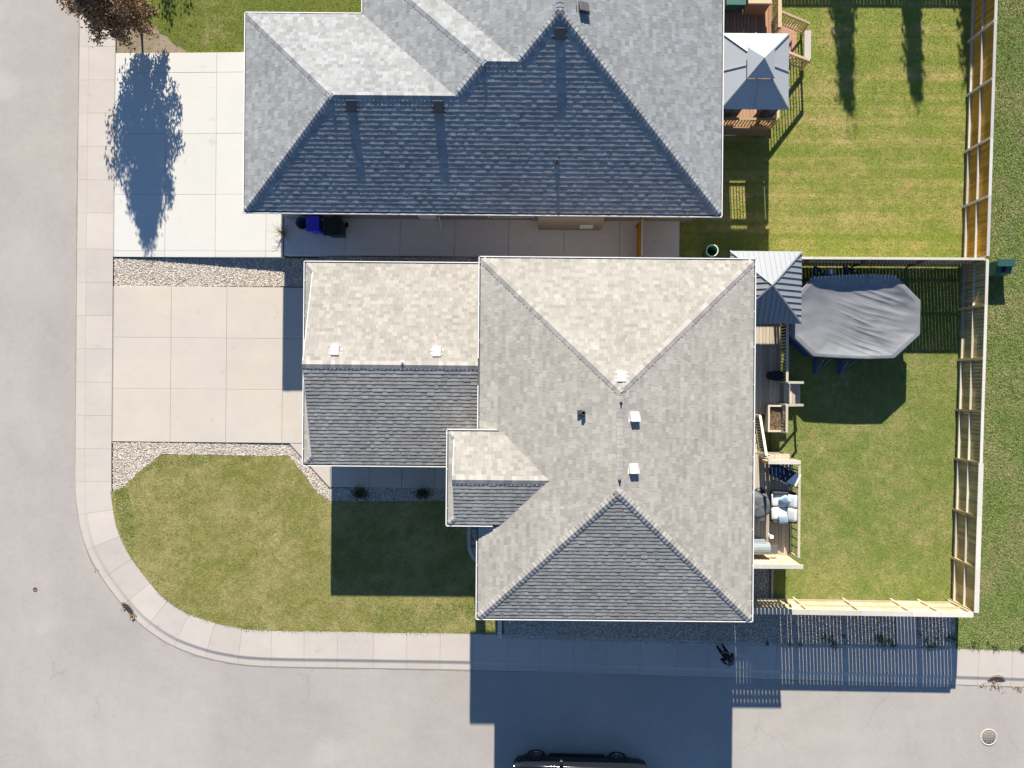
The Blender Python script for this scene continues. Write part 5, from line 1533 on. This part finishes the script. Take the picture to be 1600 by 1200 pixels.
# ------------------------------------------------------------------ small yard things
p = W(1106,397,.4)
bar_ = empty('green_barrel', (p.x,p.y,.09), 'tall open green barrel with white rim in the shaded grass beside the home\'s eave', 'barrel')
q = MB(); q.lathe((p.x,p.y,.09),[(.18,0),(.21,.25),(.22,.6),(.235,1.12),(.225,1.12),(.20,.6),(.18,.05),(.0,.05)],24); q.build('body', m_green_barrel, bar_)
q = MB(); q.lathe((p.x,p.y,1.21),[(.225,-.03),(.255,-.03),(.258,.012),(.222,.014),(.222,-.03)],24); q.build('rim', m_white, bar_)
def wheelie(name, px, py, w, d, h, mat, label):
    p = W(px, py, .36); z = .365
    r = empty(name, (p.x,p.y,z), label, 'bin')
    q = MB(); q.add([(p.x-w*.4,p.y-d*.4,z+.04),(p.x+w*.4,p.y-d*.4,z+.04),(p.x+w*.4,p.y+d*.4,z+.04),(p.x-w*.4,p.y+d*.4,z+.04),(p.x-w/2,p.y-d/2,z+h),(p.x+w/2,p.y-d/2,z+h),(p.x+w/2,p.y+d/2,z+h),(p.x-w/2,p.y+d/2,z+h)],[(0,3,2,1),(4,5,6,7),(0,1,5,4),(1,2,6,5),(2,3,7,6),(3,0,4,7)]); bevel(q.build('body', mat, r),.02,2)
    q = MB(); q.prism([(p.x-w*.54,p.y-d*.56),(p.x+w*.54,p.y-d*.56),(p.x+w*.54,p.y+d*.54),(p.x-w*.54,p.y+d*.54)], z+h+.001, [z+h+.05]*2+[z+h+.09]*2); lid = bevel(q.build('lid', mat, r),.02,2)
    q = MB(); q.box((p.x-w*.32,p.y-d*.40,z+h+.06),(p.x+w*.32,p.y-d*.30,z+h+.085)); q.build('handle', mat, lid)
    for s_ in (-1,1):
        q = MB(); q.tube([(p.x+s_*w*.42,p.y+d*.38,z+.11),(p.x+s_*w*.55,p.y+d*.38,z+.11)],.11,14); q.build('wheel', m_blackmetal, r)
wheelie('recycling_bin', 501, 358, .50, .58, 1.0, m_bluebin, 'blue wheeled bin against the neighbour\'s shaded side wall')
wheelie('garbage_bin', 531, 362, .68, .70, 1.05, m_blackbin, 'black wheeled garbage bin to the right of the blue bin')
p = W(481,353,.36); gb = empty('grey_garbage_can', (p.x,p.y,.365), 'round grey garbage can left of the blue bin', 'garbage can')
q = MB(); q.lathe((p.x,p.y,.365),[(.20,0),(.27,.62),(.30,.62),(.30,.65),(.26,.65),(.20,.04),(.0,.04)],24); q.build('body', m_greybin, gb)
for s_ in (-1,1):
    q = MB(); q.tube([(p.x+s_*.29,p.y-.07,.92),(p.x+s_*.35,p.y,.92),(p.x+s_*.29,p.y+.07,.92)],.015,6); q.build('handle', m_greybin, gb)
# utility pedestal
p = W(1557,421,.2)
ub = empty('utility_cabinet', (p.x,p.y,.09), 'dark green utility pedestal standing on the open grass outside the fence corner', 'utility box')
w2 = .34
q = MB(); q.add([(p.x-w2,p.y-.30,.05),(p.x+w2,p.y-.30,.05),(p.x+w2,p.y+.30,.05),(p.x-w2,p.y+.30,.05),(p.x-w2,p.y-.24,.66),(p.x+w2,p.y-.24,.66),(p.x+w2,p.y+.28,.80),(p.x-w2,p.y+.28,.80)],[(0,3,2,1),(4,5,6,7),(0,1,5,4),(1,2,6,5),(2,3,7,6),(3,0,4,7)]); bevel(q.build('cabinet', m_green_box, ub),.015,2)
q = MB(); q.add([(p.x-w2-.02,p.y+.02,.80),(p.x+w2+.02,p.y+.02,.80),(p.x+w2+.02,p.y+.33,.86),(p.x-w2-.02,p.y+.33,.86),(p.x-w2-.02,p.y+.02,.86),(p.x+w2+.02,p.y+.02,.86),(p.x+w2+.02,p.y+.33,.93),(p.x-w2-.02,p.y+.33,.93)],[(0,3,2,1),(4,5,6,7),(0,1,5,4),(1,2,6,5),(2,3,7,6),(3,0,4,7)]); bevel(q.build('lid', m_green_box, ub),.012,2)
q = MB(); q.bar((p.x-.01,p.y-.20,.70),(p.x-.01,p.y+.06,.80),.10,.10); q.build('latch', m_blackbin, ub)
q = MB(); q.lathe((p.x-.01,p.y-.10,.675),[(.15,.0),(.15,.035),(.11,.035),(.11,.0)],18); q.build('lock_ring', m_green_box, ub)
# manhole, valve cover, drains
p = W(1545,1152,0)
mh = empty('manhole_cover', (p.x,p.y,.0), 'round iron manhole cover set in a pale ring in the side street', 'manhole')
q = MB(); q.lathe((p.x,p.y,0),[(.375,.004),(.37,.012),(.30,.012),(.298,.004)],36); q.build('ring', m_drive, mh)
q = MB(); q.lathe((p.x,p.y,0),[(.296,.003),(.29,.010),(.0,.010)],36)
for k in range(5):
    for j in range(5):
        a, b = (k-2)*.1, (j-2)*.1
        if a*a+b*b < .065: q.box((p.x+a-.03,p.y+b-.03,.0101),(p.x+a+.03,p.y+b+.03,.017))
q.build('cover', m_iron2, mh)
p = W(55,921,0); q = MB(); q.lathe((p.x,p.y,0),[(.10,.004),(.095,.012),(.07,.012),(.065,.006),(.0,.006)],20); tag(q.build('valve_cover', m_iron, None, (p.x,p.y,0)), 'small round iron water valve cover in the road left of the corner', 'valve cover')
def drain(px, py, rz, label):
    p = W(px, py, .0)
    r = empty('storm_drain', (p.x,p.y,0), label, 'storm drain', 'storm drains along the kerb', rz)
    def lo(name, fn, mat, par=None):
        q = MB(); fn(q); o = bpy.data.objects.new(name, q.mesh(name, mat)); o.parent = r; C.objects.link(o); LOC[o.name] = Vector(); return o
    n = 16
    arc = [(.36*math.cos(math.pi*k/n), .27*math.sin(math.pi*k/n)) for k in range(n+1)]
    lo('hood', lambda q: q.add([(a,b,.03+.10*(b/.27)) for a,b in arc]+[(a*1.12,b*1.15,.03+.115*(b/.27)) for a,b in arc], [(k,n+1+k,n+2+k,k+1) for k in range(n)]), m_curb)
    lo('grate_frame', lambda q: q.face([(a*.98,b*.98-.02,.028+.098*(b/.27)) for a,b in arc]), m_iron)
    for k in range(7):
        lo('grate_bar', lambda q: q.bar((-.24+k*.08,-.015,.040),(-.24+k*.08,max(.04,.22*math.sqrt(max(0,1-((-.24+k*.08)/.36)**2))),.045+.07*math.sqrt(max(0,1-((-.24+k*.08)/.36)**2))),.022,.015), m_iron)
    return r
drain(199, 952, R(-45), 'rusty curb drain with orange leaves at the rounded street corner')
drain(1556, 1064, R(-1), 'dark curb drain with dry leaves below the right-hand lawn')
def litter(name, spots):
    pts = []
    for px, py, n, r_ in spots:
        c = W(px,py,.03)
        for k in range(n): pts.append((c.x+rnd.gauss(0,r_), c.y+rnd.gauss(0,r_*.7), .022+rnd.uniform(0,.04)))
    it = iter(pts)
    v, f = leaves(len(pts), lambda: next(it), (.02,.05))
    return tag(link(name, np_mesh(name, v, f, m_dryleaf)), kind='stuff')
litter('fallen_leaves', [(193,948,14,.08),(206,962,26,.09),(209,966,10,.06),(1536,1069,10,.12),(1555,1070,40,.16),(1562,1074,14,.14),(1591,1075,34,.10),(1395,1066,12,.2),(150,889,4,.1)])

# ------------------------------------------------------------------ plants and trees
def small_shrub(px, py, label, group):
    p = W(px, py, .1); r = empty('shrub', (p.x,p.y,.09), label, 'shrub', group)
    q = MB()
    for k in range(5):
        d = Vector((rnd.uniform(-.2,.2), rnd.uniform(-.14,.14), .28)); q.tube([(p.x,p.y,.08), Vector((p.x,p.y,.09))+d*.6, Vector((p.x,p.y,.09))+d],[.012,.009,.004],5)
    q.build('stems', m_bark, r)
    leaf_obj('foliage', 520, lambda: (p.x+rnd.gauss(0,.16), p.y+rnd.gauss(0,.11), .22+abs(rnd.gauss(0,.12))), (.025,.06), m_leaf_green, r)
small_shrub(563,770,'small dark shrub in the shaded gravel strip, nearer the driveway', 'shrubs in the gravel strip')
small_shrub(661,770,'small dark shrub in the shaded gravel strip, nearer the entry', 'shrubs in the gravel strip')
p = W(444,366,.38); dg = empty('dry_grass_clump', (p.x,p.y,.36), 'wispy dry ornamental grass at the edge of the neighbour\'s driveway', 'plant')
q = MB()
for k in range(46):
    a = rnd.uniform(0,6.283); L_ = rnd.uniform(.2,.62); d = Vector((math.cos(a)*L_, math.sin(a)*L_*1.1, rnd.uniform(.1,.4)))
    q.tube([p, p+d*.55+Vector((0,0,.12)), p+d],[.008,.006,.002],4)
q.build('stalks', m_twig, dg)

def tree(name, base, label, height, crown_lo, rad, n_leaf, leaf_mat, size, group=None, narrow=False, trunk_r=.09):
    base = Vector(base)
    r = empty(name, base, label, 'tree', group)
    q = MB()
    top = base + Vector((0,0,height*.9))
    q.tube([base-Vector((0,0,.1)), base+Vector((.02,0,height*.15)), base+Vector((-.03,.02,height*.5)), top], [trunk_r*1.25, trunk_r, trunk_r*.6, .012], 10)
    tips = []
    nb = 34 if not narrow else 30
    for k in range(nb):
        t = (k+.5)/nb
        z0_ = crown_lo*.75 + (height*.9-crown_lo*.75)*t*.92
        a = k*2.399+rnd.uniform(-.3,.3)
        s_ = min(1, (.55+2.2*t))*max(.10, 1-max(0,(t-.28)/.74)**1.35) if not narrow else max(.18, 1-t*.85)
        L_ = rad*s_*rnd.uniform(.8,1.08)
        rise = rnd.uniform(.25,.6)*L_ if not narrow else rnd.uniform(.2,.9)*L_
        p0 = base+Vector((0,0,z0_)); e = p0+Vector((math.cos(a)*L_, math.sin(a)*L_, rise))
        mid = p0.lerp(e,.5)+Vector((0,0,-.08*L_))
        q.tube([p0, mid, e],[.03*(1-t*.6),.02*(1-t*.5),.006],5)
        tips += [p0.lerp(e,u_) for u_ in ((.2,.4,.6,.75,.9,1.0) if not narrow else (.55,.75,.92,1.0))]
    q.build('trunk', m_bark, r)
    # leaf clumps hang on the twigs
    clumps = []
    for tip in tips:
        for j in range(3): clumps.append(tip+Vector((rnd.gauss(0,.13),rnd.gauss(0,.13),rnd.gauss(.05,.16)))*1.0)
    def fn():
        c = rnd.choice(clumps); s_ = .10
        return (c.x+rnd.gauss(0,s_), c.y+rnd.gauss(0,s_), max(base.z+crown_lo*.7, c.z+rnd.gauss(0,s_*1.5)))
    leaf_obj('crown', n_leaf, fn, size, leaf_mat, r, flat=.55)
    return r
tree('bronze_leaf_tree', W(221,46,.08), 'bronze-leaved young tree beside the neighbour\'s driveway, cut by the top left edge', 5.0, .95, 1.62, 22000, m_leaf_red, (.04,.08), trunk_r=.075)
# trees beyond the top edge whose shadows reach into the picture
for px, py, hh, rr, gl in ((1303,-330,7.9,.62,'first'),(1412,-300,7.1,.5,'second'),(1500,-300,6.8,.42,'third')):
    b = W(px, py, .09)
    tree('columnar_tree', b, {'first':'tall slender tree beyond the top edge whose shadow falls widest on the back lawn','second':'tall slender tree beyond the top edge casting the middle shadow on the back lawn','third':'tall slender tree beyond the top edge casting the shadow next to the orange fence'}[gl], hh, .6, rr, 5200, m_leaf_green, (.06,.12), 'trees beyond the top of the photo', True, .06)
for px, py, hh, rr, lab in ((252,-190,3.35,.22,'slim tree beyond the top edge shading the lawn right of the bronze tree'),(283,-190,2.95,.20,'shorter slim tree beyond the top edge at the neighbour\'s front lawn')):
    tree('columnar_tree', W(px,py,.09), lab, hh, .4, rr, 900, m_leaf_green, (.05,.09), 'trees beyond the top of the photo', True, .05)

# ------------------------------------------------------------------ parked dark vehicle, cut by the bottom edge
cp_ = W(838,1171,0); cr_ = W(963,1174.5,0)
cang = math.atan2(cr_.y-cp_.y, cr_.x-cp_.x)
car = empty('parked_suv', (cp_.x,cp_.y,0), 'black full-size suv parked in the shade of the house, cut off by the bottom edge', 'car', rz=cang)
WB = (cr_.xy-cp_.xy).length
def co(name, fn, mat, parent=car, smooth=False, bev=0):
    q = MB(); fn(q); me = q.mesh(name, mat); o = bpy.data.objects.new(name, me); o.parent = parent; C.objects.link(o); LOC[o.name] = Vector()
    bm = bmesh.new(); bm.from_mesh(me); bmesh.ops.remove_doubles(bm, verts=bm.verts, dist=.0005); bmesh.ops.recalc_face_normals(bm, faces=bm.faces); bm.to_mesh(me); bm.free()
    if bev: bevel(o, bev, 3)
    return o
# local frame: x back along the car from the front axle, y=0 the near side, width towards -y
CW = 2.02
xf, xb_ = -.95, WB+1.22
st = [  # x, half-inset, z low, z shoulder, z top(hood/belt), inset at top
 (xf, .22, .48, .72, .92, .32),(xf+.12, .08, .34, .78, 1.02, .20),(xf+.45, .02, .32, .85, 1.10, .13),(.45, .0, .32, .88, 1.15, .11),(.95, .0, .32, .90, 1.18, .09),
 (2.0, .0, .32, .92, 1.20, .08),(WB, .0, .32, .93, 1.21, .08),(xb_-.35, .02, .36, .93, 1.21, .09),(xb_-.06, .08, .42, .92, 1.19, .13),(xb_, .16, .52, .90, 1.14, .2)]
def body(q):
    rows = []
    for x,i0_,zl,zs,zt2,i1_ in st:
        rows.append([(x,-i0_-.03,zl),(x,-i0_,zl+.15),(x,-i0_,zs),(x,-i1_,zt2),(x,-CW+i1_,zt2),(x,-CW+i0_,zs),(x,-CW+i0_,zl+.15),(x,-CW+i0_+.03,zl)])
    n = 8
    q.add([v for r_ in rows for v in r_], [(i*n+k,i*n+(k+1)%n,(i+1)*n+(k+1)%n,(i+1)*n+k) for i in range(len(rows)-1) for k in range(n)]+[tuple(range(n)),tuple(range(len(rows)*n-1,len(rows)*n-n-1,-1))],0,True)
bd = co('body', body, m_car, bev=.03)
def cabin(q):
    lo = [(.80,-.12,1.17),(xb_-.08,-.12,1.19),(xb_-.08,-CW+.12,1.19),(.80,-CW+.12,1.17)]
    hi = [(1.55,-.30,1.83),(xb_-.42,-.30,1.84),(xb_-.42,-CW+.30,1.84),(1.55,-CW+.30,1.83)]
    q.add(lo+hi, [(4,5,6,7),(0,1,5,4),(1,2,6,5),(2,3,7,6),(3,0,4,7)])
cb = co('cabin', cabin, m_car, bev=.04)
def win(q, a, b):
    f = lambda x, t: (x, -.12-.18*t+.006, 1.175+.65*t)
    q.add([f(a[0],.08),f(a[1],.08),f(b[1],.86),f(b[0],.86)],[(0,1,2,3)])
for a, b in (((1.15,1.95),(1.62,1.95)),((2.03,3.0),(2.03,3.0)),((3.08,WB+.75),(3.08,WB+.6))):
    co('side_window', lambda q: win(q,a,b), m_glass, cb)
co('windshield', lambda q: q.add([(.84,-.2,1.205),(.84,-CW+.2,1.205),(1.50,-CW+.36,1.79),(1.50,-.36,1.79)],[(0,1,2,3)]), m_glass, cb)
for s_ in (0,1):
    yy = -.16 if s_ == 0 else -CW+.16
    co('roof_rail', lambda q: q.tube([(1.7,-.36 if s_==0 else -CW+.36,1.90),(xb_-.6,-.36 if s_==0 else -CW+.36,1.90)],.022,8), m_chrome, cb)
    co('wing_mirror', lambda q: q.box((.98,.20 if s_==0 else -CW-.20,1.10),(1.12,-.02 if s_==0 else -CW+.02,1.27)), m_car, car, bev=.03)
    co('headlight', lambda q: q.box((xf+.0,-.24 if s_==0 else -CW+.24,.78),(xf+.16,-.50 if s_==0 else -CW+.50,.90)), m_chrome, car, bev=.02)
    for xx in (0, WB):
        yc_ = .02 if s_ == 0 else -CW-.02
        sg = 1 if s_ == 0 else -1
        def tyre(q):
            prof = [(.24,-.22),(.37,-.22),(.40,-.17),(.40,-.05),(.37,0),(.25,0)]
            n = 28
            q.add([(xx+r_*math.cos(2*math.pi*k/n), yc_+sg*w_, .40+r_*math.sin(2*math.pi*k/n)) for r_,w_ in prof for k in range(n)], [(i*n+k,i*n+(k+1)%n,(i+1)*n+(k+1)%n,(i+1)*n+k) for i in range(len(prof)-1) for k in range(n)],0,True)
        w = co('wheel', tyre, m_rubber)
        def rim(q):
            n = 24
            q.add([(xx+r_*math.cos(2*math.pi*k/n), yc_+sg*w_, .40+r_*math.sin(2*math.pi*k/n)) for r_,w_ in ((.255,0),(.235,-.01),(.225,-.10)) for k in range(n)], [(i*n+k,i*n+(k+1)%n,(i+1)*n+(k+1)%n,(i+1)*n+k) for i in range(2) for k in range(n)],0,True)
            for k in range(6):
                a = k*math.pi/3
                q.bar((xx,yc_-sg*.03,.40),(xx+.235*math.cos(a),yc_-sg*.02,.40+.235*math.sin(a)),.05,.03,up=Vector((0,1,0)))
        co('rim', rim, m_rim, w)
        def arch(q):
            n = 14
            P_ = [(xx+r_*math.cos(math.pi*k/n), (.012 if s_==0 else -CW-.012), .40+r_*math.sin(math.pi*k/n)) for r_ in (.41,.48) for k in range(n+1)]
            q.add(P_, [(k,k+1,n+2+k,n+1+k) for k in range(n)])
        co('wheel_arch', arch, m_blackmetal)
co('hood_trim', lambda q: (q.bar((xf+.10,-.24,1.03),(xf+.10,-CW+.24,1.03),.05,.04), q.bar((xf+.12,-.21,1.035),(.62,-.125,1.165),.02,.015)), m_chrome)
co('grille', lambda q: q.box((xf-.02,-.5,.56),(xf+.05,-CW+.5,.90)), m_blackmetal, bev=.02)
co('running_board', lambda q: q.box((.55,.06,.36),(WB-.55,-.10,.41)), m_blackmetal)

# ------------------------------------------------------------------ person on the shaded sidewalk
def skin_figure(name, verts, edges, radii, mat, parent, root=0, sub=2):
    me = bpy.data.meshes.new(name); me.from_pydata(verts, edges, []); me.materials.append(mat)
    o = bpy.data.objects.new(name, me); o.parent = parent; C.objects.link(o); LOC[o.name] = Vector()
    m = o.modifiers.new('skin', 'SKIN'); m.use_smooth_shade = True
    if not me.skin_vertices: 
        bpy.context.view_layer.objects.active = o
    sv = me.skin_vertices[0].data if me.skin_vertices else None
    if sv:
        for i, r_ in enumerate(radii):
            sv[i].radius = (r_, r_) if not isinstance(r_, tuple) else r_
            sv[i].use_root = (i == root)
    s_ = o.modifiers.new('sub', 'SUBSURF'); s_.levels = sub; s_.render_levels = sub
    return o
p = W(1124,1008,.15)
per_o = empty('person', (p.x,p.y,.145), 'person in a dark jacket with a tan strap, standing on the shaded sidewalk', 'person', rz=R(-62))
# local: facing +x, z up from the ground
Vv = [(0,0,.95),(0,0,1.12),(.02,0,1.32),(.02,0,1.47),(.03,0,1.55),            # pelvis, waist, chest, neck base, neck
      (.05,0,1.64),(.055,0,1.72),                                               # head
      (.0,.10,.90),(.05,.11,.50),(.02,.11,.09),(.16,.13,.04),                   # left leg, foot
      (-.01,-.10,.90),(.0,-.11,.50),(-.05,-.11,.09),(.09,-.13,.04),          # right leg
      (.02,.19,1.42),(.05,.26,1.15),(.28,.20,1.12),(.36,.15,1.14),              # left arm forward
      (.02,-.19,1.42),(.05,-.26,1.15),(.28,-.20,1.12),(.36,-.14,1.14)]
Ee = [(0,1),(1,2),(2,3),(3,4),(4,5),(5,6),(0,7),(7,8),(8,9),(9,10),(0,11),(11,12),(12,13),(13,14),(2,15),(15,16),(16,17),(17,18),(2,19),(19,20),(20,21),(21,22)]
rad = [.15,.14,(.17,.15),.08,.058,.095,.085,.095,.07,.05,.045,.095,.07,.05,.045,.075,.058,.045,.04,.075,.058,.045,.04]
skin_figure('body', Vv, Ee, rad, m_jacket, per_o)
def pl_obj(name, fn, mat):
    q = MB(); fn(q); o = bpy.data.objects.new(name, q.mesh(name, mat)); o.parent = per_o; C.objects.link(o); LOC[o.name] = Vector(); return o
pl_obj('face', lambda q: (q.lathe((.075,0,1.66),[(.0,-.13),(.05,-.11),(.078,-.05),(.082,.0),(.07,.06),(.03,.09),(.0,.10)],14), q.bar((.15,0,1.66),(.175,0,1.63),.028,.03)), m_skin)
pl_obj('hair', lambda q: q.lathe((.045,0,1.68),[(.085,-.06),(.105,0),(.10,.05),(.07,.095),(.0,.115)],16), m_hair)
pl_obj('strap', lambda q: q.tube([(.10,.15,1.40),(.19,.03,1.25),(.15,-.12,1.06),(-.02,-.17,1.0),(-.15,-.06,1.12),(-.16,.06,1.30),(-.06,.15,1.43),(.10,.15,1.40)],.022,6), m_tan)
pl_obj('controller', lambda q: q.box((.36,-.13,1.14),(.47,.13,1.18)), m_greybin)
for s_ in (-1,1):
    def hand(q):
        b = Vector((.37,s_*.145,1.145))
        q.tube([b+Vector((-.02,0,0)), b+Vector((.04,-s_*.005,.0)), b+Vector((.07,-s_*.01,.0))],[.032,.042,.034],8)
        for k in range(4):
            f0 = b+Vector((.06,s_*(.028-.018*k),.005)); q.tube([f0, f0+Vector((.035,-s_*.012,.012)), f0+Vector((.05-.006*abs(k-1.5),-s_*.03,.0))],[.010,.009,.007],6)
        f0 = b+Vector((.02,-s_*.03,.015)); q.tube([f0, f0+Vector((.03,-s_*.02,.025)), f0+Vector((.05,-s_*.03,.022))],[.012,.010,.008],6)
    pl_obj('hand', hand, m_skin)
